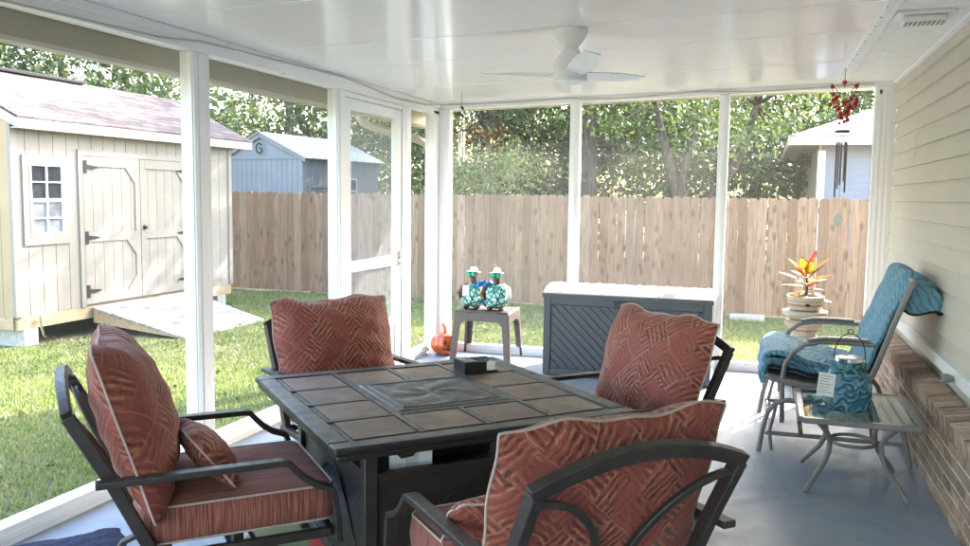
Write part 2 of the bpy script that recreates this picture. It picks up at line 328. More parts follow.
# ------------------------------------------------------------------ mesh builder
class MB:
    def __init__(s): s.v = []; s.f = []; s.uv = None
    def add(s, vs, fs):
        o = len(s.v); s.v += [tuple(v) for v in vs]; s.f += [tuple(i + o for i in f) for f in fs]; return s
    def box(s, a, b, mat=None):
        x0, y0, z0 = a; x1, y1, z1 = b
        vs = [(x0, y0, z0), (x1, y0, z0), (x1, y1, z0), (x0, y1, z0), (x0, y0, z1), (x1, y0, z1), (x1, y1, z1), (x0, y1, z1)]
        if mat: vs = [mat @ Vector(v) for v in vs]
        return s.add(vs, [(0, 3, 2, 1), (4, 5, 6, 7), (0, 1, 5, 4), (1, 2, 6, 5), (2, 3, 7, 6), (3, 0, 4, 7)])
    def prism(s, poly, off):
        """poly: 3D polygon, off: extrusion vector"""
        n = len(poly); off = Vector(off)
        vs = [Vector(p) for p in poly] + [Vector(p) + off for p in poly]
        return s.add(vs, [tuple(range(n))[::-1], tuple(range(n, 2 * n))] + [(i, (i + 1) % n, (i + 1) % n + n, i + n) for i in range(n)])
    def bar(s, p, q, w, h, up=(0, 0, 1)):
        p, q = Vector(p), Vector(q); d = (q - p).normalized(); sd = d.cross(Vector(up))
        if sd.length < 1e-4: sd = Vector((1, 0, 0))
        sd.normalize(); u = sd.cross(d)
        vs = [c + sd * a * w / 2 + u * b * h / 2 for c in (p, q) for a, b in ((-1, -1), (1, -1), (1, 1), (-1, 1))]
        return s.add(vs, [(0, 1, 2, 3)[::-1], (4, 5, 6, 7), (0, 1, 5, 4), (1, 2, 6, 5), (2, 3, 7, 6), (3, 0, 4, 7)])
    def sweep(s, path, w, h, side=(1, 0, 0), closed=False):
        """rectangular section of width w along side and height h, swept along a path"""
        P = [Vector(p) for p in path]; n = len(P); side = Vector(side).normalized(); vs = []
        for i, p in enumerate(P):
            if closed: t = P[(i + 1) % n] - P[i - 1]
            else: t = P[min(i + 1, n - 1)] - P[max(i - 1, 0)]
            t.normalize(); u = side.cross(t).normalized()
            vs += [p + side * a * w / 2 + u * b * h / 2 for a, b in ((-1, -1), (1, -1), (1, 1), (-1, 1))]
        fs = []
        for i in range(n if closed else n - 1):
            j = (i + 1) % n
            for k in range(4): fs.append((4 * i + k, 4 * i + (k + 1) % 4, 4 * j + (k + 1) % 4, 4 * j + k))
        if not closed: fs += [(3, 2, 1, 0), tuple(4 * (n - 1) + k for k in range(4))]
        return s.add(vs, fs)
    def tube(s, path, r, k=10, closed=False):
        P = [Vector(p) for p in path]; n = len(P); rs = r if isinstance(r, (list, tuple)) else [r] * n
        ref = Vector((0, 0, 1)); vs = []; u = None
        for i, p in enumerate(P):
            if closed: t = P[(i + 1) % n] - P[i - 1]
            else: t = P[min(i + 1, n - 1)] - P[max(i - 1, 0)]
            t.normalize()
            if u is None:
                u = t.cross(ref)
                if u.length < .1: u = t.cross(Vector((1, 0, 0)))
            u = (u - t * u.dot(t)).normalized(); w = t.cross(u)
            vs += [p + (u * math.cos(a) + w * math.sin(a)) * rs[i] for a in (2 * math.pi * j / k for j in range(k))]
        fs = [(i * k + j, i * k + (j + 1) % k, ((i + 1) % n) * k + (j + 1) % k, ((i + 1) % n) * k + j) for i in range(n if closed else n - 1) for j in range(k)]
        if not closed: fs += [tuple(range(k))[::-1], tuple((n - 1) * k + j for j in range(k))]
        return s.add(vs, fs)
    def lathe(s, prof, c=(0, 0, 0), k=24, mat=None, fn=None):
        vs = []; 
        for r, z in prof:
            for j in range(k):
                a = 2 * math.pi * j / k; rr = r * (fn(a, z) if fn else 1)
                v = Vector((rr * math.cos(a), rr * math.sin(a), z))
                if mat: v = mat @ v
                vs.append(v + Vector(c))
        m = len(prof)
        fs = [(i * k + j, i * k + (j + 1) % k, (i + 1) * k + (j + 1) % k, (i + 1) * k + j) for i in range(m - 1) for j in range(k)]
        fs += [tuple(range(k))[::-1], tuple((m - 1) * k + j for j in range(k))]
        return s.add(vs, fs)
    def ball(s, c, r, k=14, m=9, sc_=(1, 1, 1), mat=None):
        prof = [(max(1e-4, math.sin(math.pi * i / m)) * r, -math.cos(math.pi * i / m) * r) for i in range(m + 1)]
        S = Matrix.Diagonal((*sc_, 1)); 
        return s.lathe(prof, c, k, mat=(mat @ S if mat else S))
    def build(s, name, mat, parent=None, bevel=0, smooth=True, seg=2, loc=None, rot=None, uv=None):
        me = bpy.data.meshes.new(name); me.from_pydata([tuple(v) for v in s.v], [], s.f); me.validate(); me.update()
        if uv:
            l = me.uv_layers.new(name='UVMap')
            for lo in me.loops: l.data[lo.index].uv = uv(me.vertices[lo.vertex_index].co)
        me.materials.append(mat)
        bm = bmesh.new(); bm.from_mesh(me); bmesh.ops.recalc_face_normals(bm, faces=bm.faces); bm.to_mesh(me); bm.free()
        if smooth:
            me.shade_smooth(); me.set_sharp_from_angle(angle=R(38))
        o = bpy.data.objects.new(name, me); col.objects.link(o)
        if parent: o.parent = parent
        if loc: o.location = loc
        if rot: o.rotation_euler = rot
        if bevel:
            b = o.modifiers.new('bevel', 'BEVEL'); b.width = bevel; b.segments = seg; b.limit_method = 'ANGLE'; b.angle_limit = R(40); b.harden_normals = False
        return o

def tag(o, label=None, cat=None, group=None, kind=None):
    if label: o['label'] = label
    if cat: o['category'] = cat
    if group: o['group'] = group
    if kind: o['kind'] = kind
    return o
def thing(name, label, cat, loc=(0, 0, 0), rz=0, group=None):
    o = bpy.data.objects.new(name, None); col.objects.link(o); o.empty_display_size = .1
    o.location = loc; o.rotation_euler = (0, 0, rz); return tag(o, label, cat, group)
def copy_tree(o, parent=None):
    kids = [c for c in bpy.data.objects if c.parent == o]
    c = o.copy(); col.objects.link(c)
    if parent: c.parent = parent
    for k in kids: copy_tree(k, c)
    return c
def structure(o): o['kind'] = 'structure'; return o
def np_mesh(name, V, F, mat, parent=None, smooth=False):
    me = bpy.data.meshes.new(name); nv, nf, k = len(V), len(F), F.shape[1]
    me.vertices.add(nv); me.vertices.foreach_set('co', V.astype(np.float32).ravel())
    me.loops.add(nf * k); me.loops.foreach_set('vertex_index', F.astype(np.int32).ravel())
    me.polygons.add(nf); me.polygons.foreach_set('loop_start', np.arange(0, nf * k, k, dtype=np.int32))
    me.polygons.foreach_set('loop_total', np.full(nf, k, dtype=np.int32)); me.update(calc_edges=True); me.validate()
    me.materials.append(mat); o = bpy.data.objects.new(name, me); col.objects.link(o)
    if parent: o.parent = parent
    return o

# ------------------------------------------------------------------ ground
GZ = -.15
g = MB(); 
xs = [-300, -60, -20, -12, -8, -5, -3, 0, 3, 8, 20, 60, 300]; ys = [-60, -10, -2, 2, 5, 8, 11, 14, 20, 40, 120, 400]
vs = [(x, y, GZ) for y in ys for x in xs]; nx = len(xs)
g.add(vs, [(j * nx + i, j * nx + i + 1, (j + 1) * nx + i + 1, (j + 1) * nx + i) for j in range(len(ys) - 1) for i in range(nx - 1)])
structure(g.build('ground', M['lawn']))
def blades():
    pts = []
    for (x0, x1, y0, y1, n) in ((-8.0, -3.45, 2.6, 7.4, 100000), (-8.5, -3.45, 7.4, 13.4, 60000), (-3.5, 3.5, 8.6, 13.4, 70000), (-12, -8, 11.6, 13.4, 6000), (-12, -8, 3.5, 7.3, 12000)):
        pts.append(np.stack([rng.uniform(x0, x1, n), rng.uniform(y0, y1, n)], 1))
    p = np.concatenate(pts); 
    keep = ~((p[:, 0] < -7.9) & (p[:, 1] > 7.4) & (p[:, 1] < 11.5)) & ~((p[:, 0] < -6.75) & (p[:, 1] > 8.4) & (p[:, 1] < 10.4))
    pat = np.sin(p[:, 0] * 2.1 + np.sin(p[:, 1] * 1.3) * 2) * np.sin(p[:, 1] * 2.7 + np.cos(p[:, 0] * 1.7) * 2)
    keep &= rng.uniform(0, 1, len(p)) < (.72 + .3 * pat)
    p = p[keep]; n = len(p)
    d = np.hypot(p[:, 0], p[:, 1]); w = .0035 + .0011 * d / 2; h = rng.uniform(.02, .055, n); a = rng.uniform(0, 6.28, n)
    lean = rng.normal(0, .018, (n, 2)); b = np.stack([np.cos(a) * w, np.sin(a) * w], 1)
    V = np.zeros((n, 3, 3)); V[:, 0, :2] = p - b; V[:, 1, :2] = p + b; V[:, 2, :2] = p + lean; V[:, :2, 2] = GZ; V[:, 2, 2] = GZ + h
    o = np_mesh('grass', V.reshape(-1, 3), np.arange(3 * n).reshape(-1, 3), M['blade'])
    tag(o, 'patchy sunlit green lawn grass around the porch', 'grass', kind='stuff')
blades()
def litter():
    n = 900; p = np.stack([np.concatenate([rng.uniform(-9, -3.45, 600), rng.uniform(-3.4, 2.5, 300)]), np.concatenate([rng.uniform(2.6, 13, 600), rng.uniform(8.7, 13.2, 300)]), np.full(n, GZ + .03)], 1)
    a = rng.uniform(0, 6.28, n); L = rng.uniform(.015, .035, n); d = np.stack([np.cos(a) * L, np.sin(a) * L, rng.normal(0, .012, n)], 1); e = np.stack([-np.sin(a) * L * .5, np.cos(a) * L * .5, rng.normal(0, .01, n)], 1)
    V = np.stack([p - d, p + e, p + d, p - e], 1).reshape(-1, 3)
    o = np_mesh('fallen_leaves', V, np.arange(4 * n).reshape(-1, 4), simple('dry_leaf', (.26, .15, .07), .8, var=.5, ns=3)); tag(o, 'scattered dry brown leaves lying in the grass', 'leaves', kind='stuff')
litter()
# porch slab
f = MB().box((-3.42, -3, -.3), (1.08, 8.47, 0)); structure(f.build('floor', M['floor'], smooth=False))

# ------------------------------------------------------------------ house (right)
house = thing('house', 'beige lap sided house on a brown brick base along the right of the porch', 'house', (1.1, 2, -.15))
def hb(mb, name, mat, **k):
    o = mb.build(name, mat, None, **k); o.parent = house; o.matrix_parent_inverse = Matrix.Translation((-1.1, -2, .15)); return o
s = MB(); ex = .1365; XS = 1.10; Y0, Y1 = -3, 8.36
prof = []
z = .69
while z < 2.72:
    z1 = min(z + ex, 2.76)
    prof += [(XS - .002, z), (XS - .0235, z + .002), (XS - .0235, z + .012)]
    prof += [(XS - .004, z1 - .004)]
    z = z1
n = len(prof)
for ya, yb, off in ((Y0, 4.55, 0), (4.55, Y1, .0015)):
    s.add([(x - off, y, zz) for y in (ya, yb) for x, zz in prof], [(i, i + 1, n + i + 1, n + i) for i in range(n - 1)])
hb(s, 'siding', M['siding'], smooth=False)
# seams where siding panels overlap
for k, yy in ((3, 7.15), (2, 7.18), (-4, 5.55), (-5, 5.48), (6, 5.3), (-2, 4.9)):
    zb = 1.65 + k * ex - .001
    hb(MB().tube([(XS - .0235, yy, zb), (XS - .019, yy + .016, zb + ex * .35), (XS - .012, yy + .018, zb + ex * .7), (XS - .004, yy + .008, zb + ex - .008)], .003, 5), 'siding_seam', M['siding'])
# body
s = MB().box((1.1, Y0, -.15), (9, 8.34, 2.72)); hb(s, 'wall', M['siding'], smooth=False)
# brick base with rowlock ledge
bl = .215; bh = .072; mj = .0145
s = MB(); z = .0; row = 0
while z + bh < .50:
    y = Y0 - (row % 2) * bl / 2
    while y < 8.33:
        j = random.uniform(-.002, .002)
        s.box((.965 + j, y, z + .004), (1.06, min(y + bl - mj, 8.34), z + bh - mj + .004)); y += bl
    z += bh; row += 1
ztop = z
y = Y0
while y < 8.3:
    j = random.uniform(-.003, .003)
    m_ = Matrix.Translation((.955 + j, y, ztop + .004)) @ Matrix.Rotation(R(-9), 4, 'Y')
    s.box((0, 0, .0), (.145, .058, .098), m_); y += .0735
hb(s, 'brick_base', M['brick'], bevel=.004, seg=1)
s = MB().box((.972, Y0, -.02), (1.08, 8.33, ztop)).box((.004, Y0, .0), (.145, 8.30, .094), Matrix.Translation((.955, 0, ztop + .004)) @ Matrix.Rotation(R(-9), 4, 'Y')); hb(s, 'mortar_bed', M['mortar'], smooth=False)
s = MB().box((1.062, Y0, .625), (1.099, 8.34, .70)); s.box((1.05, Y0, .70), (1.1, 8.34, .712)); hb(s, 'ledge_trim', M['white'], bevel=.003)
s = MB().box((1.05, Y0, 2.688), (1.098, 8.34, 2.708)); hb(s, 'top_trim', M['white'], bevel=.003)
# roof of the house above
s = MB(); s.prism([(.45, -4, 2.86), (9.5, -4, 5.3), (9.5, -4, 5.2), (.45, -4, 2.80)], (0, 12.9, 0)); hb(s, 'roof', M['greyshingle'], smooth=False, uv=lambda c: (c.y, c.x))
# ribbed soffit
s = MB(); y = Y0
while y < 8.5:
    s.box((.60, y, 2.712), (1.099, y + .088, 2.73)); s.box((.60, y + .088, 2.718), (1.099, y + .1, 2.73)); y += .1
hb(s, 'soffit', M['white'], smooth=False)

# ------------------------------------------------------------------ ceiling (insulated panels, sloping down to the left)
def cz(x): return 2.60 + (x + 3.27) * .0286
ce = thing('porch_ceiling', 'glossy white flat panel roof over the screened porch', 'ceiling', (-1.5, 3, 2.65))
def cb(mb, name, mat, **k):
    o = mb.build(name, mat, None, **k); o.parent = ce; o.matrix_parent_inverse = Matrix.Translation((1.5, -3, -2.65)); return o
s = MB(); seams = [-3, -.6, .6, 1.75, 2.9, 3.88, 5.02, 5.85, 7.1, 8.3, 8.97]
for a, b in zip(seams[:-1], seams[1:]):
    s.prism([(-3.80, a + .003, cz(-3.8)), (.58, a + .003, cz(.58)), (.58, a + .003, cz(.58) + .08), (-3.8, a + .003, cz(-3.8) + .08)], (0, b - a - .006, 0))
cb(s, 'ceiling_panel', M['ceiling'], bevel=.003, seg=1)
s = MB()
for a in seams[1:-1]: s.prism([(-3.8, a - .008, cz(-3.8) - .0015), (.58, a - .008, cz(.58) - .0015), (.58, a - .008, cz(.58) + .01), (-3.8, a - .008, cz(-3.8) + .01)], (0, .016, 0))
cb(s, 'seam_strip', M['white'], smooth=False)
s = MB().box((.575, -3, 2.690), (.612, 8.9, 2.80)).box((.612, -3, 2.698), (.66, 8.6, 2.7115)); cb(s, 'edge_channel', M['white'], bevel=.003)
s = MB()
for i in range(30): s.ball((.592, 1.2 + i * .26, 2.690), .006, 8, 4)
cb(s, 'screw_row', M['chrome'])
s = MB().prism([(-3.8, 8.972, cz(-3.8) - .012), (1.12, 8.972, cz(1.12) - .012), (1.12, 8.972, 2.82), (-3.8, 8.972, 2.80)], (0, .028, 0)).box((-3.83, -3, cz(-3.8) - .03), (-3.802, 9.0, 2.72)); cb(s, 'roof_fascia', M['gutter'], bevel=.003)
# gutter & downspout
gt = thing('gutter', 'beige rain gutter hanging outside the left porch beam', 'gutter', (-3.7, 3, 2.45))
s = MB(); pr = [(-3.48, 2.54), (-3.48, 2.42), (-3.50, 2.40), (-3.60, 2.40), (-3.66, 2.45), (-3.66, 2.50), (-3.70, 2.54), (-3.70, 2.56), (-3.655, 2.56), (-3.655, 2.48), (-3.60, 2.41), (-3.49, 2.41), (-3.485, 2.55)]
s.prism([(x - .13, -3, z) for x, z in pr], (0, 11.95, 0))
o = s.build('gutter_trough', M['gutter'], gt); o.matrix_parent_inverse = Matrix.Translation((3.7, -3, -2.45))
s = MB(); s.tube([(-3.76, 7.50, 2.44), (-3.76, 7.505, 2.40), (-3.755, 7.54, 2.355), (-3.735, 7.65, 2.325), (-3.67, 7.85, 2.295), (-3.58, 8.10, 2.265), (-3.51, 8.32, 2.235), (-3.475, 8.45, 2.205), (-3.455, 8.53, 2.15), (-3.45, 8.56, 2.07), (-3.45, 8.56, 1.9), (-3.45, 8.56, .1), (-3.45, 8.56, -.02), (-3.50, 8.60, -.09), (-3.7, 8.66, -.11)], .042, 16)
o = s.build('downspout', M['gutter'], gt, bevel=.01); o.matrix_parent_inverse = Matrix.Translation((3.7, -3, -2.45))

# ------------------------------------------------------------------ screen walls
lw = thing('left_screen_wall', 'white framed screen wall with tall posts on the left side of the porch', 'screen wall', (-3.3, 2.5, 0))
bw = thing('back_screen_wall', 'white framed screen wall across the far end of the porch', 'screen wall', (-1.2, 8.4, 0))
dw = thing('screen_door', 'white screen door with a mid rail and kick panel between two posts', 'door', (-3.3, 6.26, 0))
def pb(mb, name, mat, par, **k):
    o = mb.build(name, mat, None, **k); o.parent = par; o.matrix_parent_inverse = Matrix.Translation(-par.location); return o
X0, X1 = -3.27, -3.37
def lpost(y0, y1, zt=2.49, rib=True):
    s = MB().box((X1, y0, .0), (X0, y1, zt))
    if rib: s.box((X0 - .03, y0 - .006, .10), (X0 - .012, y0, zt - .01)); s.box((X0, (y0 + y1) / 2 - .035, .10), (X0 + .004, (y0 + y1) / 2 + .035, zt - .002))
    pb(s, 'post', M['white'], lw, bevel=.004)
for y in (-1.6, .40, 2.28, 4.32): lpost(y, y + .15)
lpost(6.13, 6.255, 2.49); lpost(7.41, 7.605, 2.49)
s = MB().box((X1, -3, 2.492), (X0, 8.345, 2.597)).box((X0, -3, 2.555), (X0 + .012, 8.345, 2.598)); s.box((X1 + .02, 6.26, 2.45), (X0 + .0, 7.40, 2.488)); pb(s, 'top_beam', M['white'], lw, bevel=.004)
for a, b in ((-3, -1.6), (-1.45, .40), (.55, 2.28), (2.43, 4.32), (4.47, 6.13), (7.605, 8.20)):
    s = MB().box((X1, a + .001, .0), (X0, b - .001, .095)); s.box((X0, a + .001, .03), (X0 + .006, b - .001, .065)); pb(s, 'bottom_rail', M['white'], lw, bevel=.004)
    s = MB().box((X0 - .052, a + .002, .097), (X0 - .050, b - .002, 2.49)); pb(s, 'screen', M['screen'], lw, smooth=False)
s = MB(); xs = [(-3.253, 2.2, 2.46), (-3.253, 3.0, 2.49), (-3.253, 4.0, 2.515), (-3.253, 4.38, 2.555), (-3.253, 4.9, 2.565), (-3.253, 6.1, 2.588), (-3.253, 6.5, 2.575), (-3.253, 7.2, 2.535), (-3.25, 7.9, 2.55), (-3.1, 8.32, 2.59), (-2.4, 8.335, 2.60), (-1.9, 8.335, 2.628), (-1.4, 8.335, 2.612), (-.6, 8.335, 2.66), (-.1, 8.335, 2.645), (.9, 8.335, 2.69)]
cbl = MB().tube(xs, .006, 8).build('cable', M['cable']); tag(cbl, 'thin grey cable tacked along the top beams of the porch', 'cable')
# door
s = MB()
for a, b in ((6.262, 6.375), (7.285, 7.40)): s.box((-3.335, a, .02), (-3.285, b, 2.44))
s.box((-3.335, 6.375, 2.355), (-3.285, 7.285, 2.44)).box((-3.335, 6.375, .99), (-3.285, 7.285, 1.08)).box((-3.335, 6.375, .02), (-3.285, 7.285, .12)).box((-3.335, 6.375, .42), (-3.285, 7.285, .49))
pb(s, 'door_frame', M['white'], dw, bevel=.004)
s = MB().box((-3.325, 6.375, .12), (-3.30, 7.285, .42)); pb(s, 'kick_panel', M['white'], dw)
for a, b in ((1.08, 2.355), (.49, .99)):
    s = MB().box((-3.311, 6.375, a), (-3.309, 7.285, b)); pb(s, 'door_screen', M['doorscreen'], dw, smooth=False)
s = MB().box((-3.285, 7.31, .98), (-3.275, 7.36, 1.12)).tube([(-3.275, 7.335, 1.03), (-3.24, 7.335, 1.03), (-3.225, 7.30, 1.03), (-3.225, 7.24, 1.03)], .009, 8); pb(s, 'door_handle', M['chrome'], dw)
# back wall
YB = 8.35
def btop(x): return cz(x) - .052
for a, b in ((-3.37, -3.155), (-1.87, -1.77), (-.435, -.34), (.915, 1.09)):
    s = MB(); zt = min(btop(a), btop(b)) 
    s.box((a, YB, 0), (b, YB + .1, zt))
    if b - a > .15:
        for k in range(1, 4): s.box((a + (b - a) * k / 4 - .012, YB - .004, .1), (a + (b - a) * k / 4 + .012, YB, zt - .002))
        if a < -3: s.box((a, 8.205, 0), (X0, YB - .001, zt - .02))
    else: s.box(((a + b) / 2 - .018, YB - .008, .1), ((a + b) / 2 + .018, YB, zt - .001))
    pb(s, 'post', M['white'], bw, bevel=.004)
s = MB().prism([(-3.37, YB, btop(-3.37)), (1.09, YB, btop(1.09)), (1.09, YB, cz(1.09) - .0), (-3.37, YB, cz(-3.37) - .002)], (0, .1, 0)); pb(s, 'top_beam', M['white'], bw)
for a, b in ((-3.155, -1.87), (-1.77, -.435), (-.34, .915)):
    s = MB().box((a, YB, 0), (b, YB + .1, .085)).box((a, YB - .005, .03), (b, YB, .06)); pb(s, 'bottom_rail', M['white'], bw, bevel=.004)
    s = MB().box((a, YB + .05, .087), (b, YB + .052, btop(a))); pb(s, 'screen', M['screen'], bw, smooth=False)
    if a > -3.1 and a < -.4 or a < -3: 
        s = MB().box((a, YB + .06, .087), (b, YB + .062, 2.11)); pb(s, 'vinyl_window', M['vinyl'], bw, smooth=False)
        s = MB().box((a, YB + .058, 2.11), (b, YB + .064, 2.113)); pb(s, 'window_edge', M['taupe'], bw, smooth=False)
s = MB().box((.945, YB - .012, 2.60), (.965, YB - .004, 2.635)); pb(s, 'bracket', M['char'], bw)

# ------------------------------------------------------------------ soffit light, fan
sl = thing('soffit_light', 'small white louvred light box fixed to the ribbed soffit', 'ceiling light', (.82, 5.42, 2.712))
MB().prism([(-.15, -.1, 0), (.15, -.1, 0), (.15, .1, 0), (-.15, .1, 0)], (0, 0, -.02)).build('housing', M['white'], sl, bevel=.006)
MB().box((-.115, -.07, -.062), (.115, .07, -.021)).build('body', M['white'], sl, bevel=.015)
s = MB()
for i in range(9): s.box((-.10 + i * .0235, -.072, -.064), (-.10 + i * .0235 + .012, .03, -.0615)); 
s.build('louvre', M['taupe'], sl)
fan = thing('ceiling_fan', 'white flush mounted three blade ceiling fan', 'ceiling fan', (-1.155, 5.13, cz(-1.155)))
MB().lathe([(.105, 0), (.105, -.012), (.098, -.03), (.055, -.10), (.048, -.115), (.052, -.12)], k=36).build('canopy', M['white'], fan)
MB().lathe([(.05, -.115), (.068, -.15), (.092, -.185), (.10, -.20), (.104, -.21), (.105, -.285), (.101, -.289), (.105, -.293), (.10, -.308), (.07, -.322), (.02, -.328), (.001, -.329)], k=36).build('motor', M['white'], fan)
for ang in (R(-66), R(176), R(54)):
    s = MB(); rows = []
    for i in range(9):
        t = i / 8; L = .09 + .50 * t; w = .045 + .026 * math.sin(t * 3.0); tw = R(20 - 9 * t); lean = .012 * math.sin(t * 3)
        for sgn, th in ((-1, .0), (1, .0)):
            rows.append((L + (.02 if sgn < 0 and i == 8 else 0), sgn * w + lean, -.268 - sgn * w * math.sin(tw) * .9 + .03 * t))
    vs = [(x, y, z + d) for d in (0, .006) for x, y, z in rows]; n = len(rows); fs = []
    for i in range(8):
        for d in (0, n): fs.append((d + 2 * i, d + 2 * i + 1, d + 2 * i + 3, d + 2 * i + 2))
        fs += [(2 * i, 2 * i + 2, n + 2 * i + 2, n + 2 * i), (2 * i + 1, 2 * i + 3, n + 2 * i + 3, n + 2 * i + 1)]
    fs += [(0, 1, n + 1, n), (n - 2, n - 1, 2 * n - 1, 2 * n - 2)]
    s.add(vs, fs); s.build('blade', M['white'], fan, rot=(0, 0, ang))

# ------------------------------------------------------------------ pillows and cushions
def pillow(w, h, t, ear=.014, nx=40, seed=0, wr=.006):
    r = random.Random(seed); ph = [r.uniform(0, 6) for _ in range(8)]
    V = []; F = []; rim = []
    def P(u, v, sg):
        pin = 1 - .05 * (1 - abs(v) ** 2.5) ; pin2 = 1 - .05 * (1 - abs(u) ** 2.5)
        x = w / 2 * u * pin; y = h / 2 * v * pin2
        cx = abs(u * v) ** 9; x -= math.copysign(ear * cx, u); y -= math.copysign(ear * cx, v)
        prof = (max(0, 1 - abs(u) ** 2.6)) ** .62 * (max(0, 1 - abs(v) ** 2.6)) ** .62
        e = 1 - (max(abs(u), abs(v))) ** 6
        y += v * abs(v) * (.010 * math.sin(5.2 * u + ph[4]) + .006 * math.sin(11 * u + ph[5])); x += u * abs(u) * .008 * math.sin(6 * v + ph[6])
        z = sg * t / 2 * prof * (.62 if sg > 0 else 1.2) + wr * e * (math.sin(9 * u + 5 * v + ph[0]) * .6 + math.sin(15 * v - 6 * u + ph[1] + sg) * .5 + math.sin(4 * u * v + ph[2]) + .5 * math.sin(22 * u + 9 * v * v + ph[3]) * abs(v))
        return (x, y, z)
    n = nx
    for sg in (1, -1):
        o = len(V)
        for j in range(n + 1):
            for i in range(n + 1):
                V.append(P(-1 + 2 * i / n, -1 + 2 * j / n, sg))
        for j in range(n):
            for i in range(n):
                q = (o + j * (n + 1) + i, o + j * (n + 1) + i + 1, o + (j + 1) * (n + 1) + i + 1, o + (j + 1) * (n + 1) + i); F.append(q if sg > 0 else q[::-1])
    b = MB().add(V, F)
    rim = [P(-1 + 2 * i / n, -1, 1) for i in range(n)] + [P(1, -1 + 2 * i / n, 1) for i in range(n)] + [P(1 - 2 * i / n, 1, 1) for i in range(n)] + [P(-1, 1 - 2 * i / n, 1) for i in range(n)]
    return b, MB().tube(rim, .0042, 6, closed=True)
def seat_cushion(x0, x1, y0, y1, z0, z1, rad=.06, crown=.02):
    def ring(ins, z, n=7):
        pts = []; r = rad
        for cx, cy, a0 in ((x1 - r, y1 - r, 0), (x0 + r, y1 - r, 90), (x0 + r, y0 + r, 180), (x1 - r, y0 + r, 270)):
            for k in range(n):
                a = R(a0 + 90 * k / (n - 1)); pts.append((cx + (r - ins) * math.cos(a), cy + (r - ins) * math.sin(a), z))
        return pts
    b = MB(); h = z1 - z0
    lay = [(.03, z0 - .004), (.008, z0 + .004), (0, z0 + .012), (-.008, (z0 + z1) / 2), (0, z1 - .012), (.008, z1 - .004), (.03, z1 + .004)]
    vs = []; n = 28
    for ins, z in lay: vs += ring(ins, z)
    # crowned top rings
    cx, cy = (x0 + x1) / 2, (y0 + y1) / 2; base = ring(.03, z1)
    for k in range(1, 6):
        t = 1 - k / 6; vs += [(cx + (x - cx) * t, cy + (y - cy) * t, z1 + .004 + crown * (1 - t * t) + .003 * math.sin(x * 30 + k)) for x, y, _ in base]
    m = len(vs) // n
    fs = [(i * n + j, i * n + (j + 1) % n, (i + 1) * n + (j + 1) % n, (i + 1) * n + j) for i in range(m - 1) for j in range(n)]
    fs += [tuple(range(n))[::-1], tuple((m - 1) * n + j for j in range(n))]
    b.add(vs, fs)
    p = MB().tube(ring(.004, z1 - .002), .0045, 6, closed=True).tube(ring(.004, z0 + .002), .0045, 6, closed=True)
    return b, p

# ------------------------------------------------------------------ patio chair
def make_chair():
    c = thing('patio_chair', 'x', 'armchair')
    a, p = .405, .352
    arm = [(.0, -.345, .633), (.0, .30, .633), (.0, .325, .628), (.0, .35, .60), (.0, .385, .562), (.0, .43, .530), (.0, .475, .514), (.0, .492, .505), (.0, .50, .485), (.0, .512, .40), (.0, .52, .29)]
    for s_ in (-1, 1):
        MB().sweep([(s_ * a, y, z) for _, y, z in arm], .05, .024).build('armrest', M['char'], c, bevel=.004)
        MB().sweep([(s_ * p, -.425, .872), (s_ * p, -.30, .64), (s_ * p, -.16, .34), (s_ * p, -.15, .29)], .036, .046).build('back_post', M['char'], c, bevel=.004)
        s = MB().sweep([(s_ * .30, -.38, .012), (s_ * .30, -.33, .016), (s_ * .30, .36, .016), (s_ * .30, .42, .012)], .05, .022)
        s.sweep([(s_ * .30, -.30, .02), (s_ * .30, -.24, .14), (s_ * .26, -.12, .20)], .04, .02).sweep([(s_ * .30, .34, .02), (s_ * .30, .28, .14), (s_ * .26, .18, .20)], .04, .02)
        s.build('leg', M['char'], c, bevel=.003)
    n = 18
    arch = [(p * math.cos(math.pi * i / n), -.425 - .03 * math.sin(math.pi * i / n), .872 + .078 * math.sin(math.pi * i / n)) for i in range(n + 1)]
    # flatten: circular arc rather than ellipse ends
    arch = [((p + .017) * (1 - 2 * i / n), -.425 - .02 * (1 - (1 - 2 * i / n) ** 2), .872 + .078 * (1 - (1 - 2 * i / n) ** 2)) for i in range(n + 1)]
    MB().sweep(arch, .036, .046, (0, 1, .3)).build('top_rail', M['char'], c, bevel=.004)
    for s_ in (-1, 1):
        arc = []
        for i in range(15):
            t = math.pi / 2 * i / 14; z = .40 + .435 * math.cos(t); x = p - .012 - (p - .035) * math.sin(t)
            arc.append((s_ * x, -.425 + (.872 - z) * .50, z))
        MB().sweep(arc, .022, .022, (0, 1, 0)).build('back_arc', M['char'], c, bevel=.003)
    s = MB().bar((-p, -.19, .40), (p, -.19, .40), .02, .03); s.build('back_rail', M['char'], c, bevel=.003)
    s = MB()
    for q in (-1, 1): s.bar((q * .36, -.2, .315), (q * .36, .50, .315), .03, .035)
    s.bar((-.36, .50, .315), (.36, .50, .315), .03, .035).bar((-.36, -.17, .315), (.36, -.17, .315), .03, .035)
    for q in (-.18, 0, .18): s.bar((q, -.17, .315), (q, .5, .315), .03, .006)
    for q in (-.1, .17): s.bar((-.28, q, .21), (.28, q, .21), .05, .012).box((-.2, q - .02, .216), (-.14, q + .02, .30)).box((.14, q - .02, .216), (.2, q + .02, .30))
    s.build('seat_frame', M['char'], c, bevel=.003)
    b, pp = seat_cushion(-.335, .335, -.20, .53, .355, .495)
    cu = b.build('seat_cushion', M['seat'], c); pp.build('piping', M['piping'], cu)
    b, pp = pillow(.83, .61, .27, seed=3)
    bc = b.build('back_cushion', M['pillow'], c, loc=(0, -.165, .80), rot=(R(107), 0, 0)); pp.build('piping', M['piping'], bc)
    return c
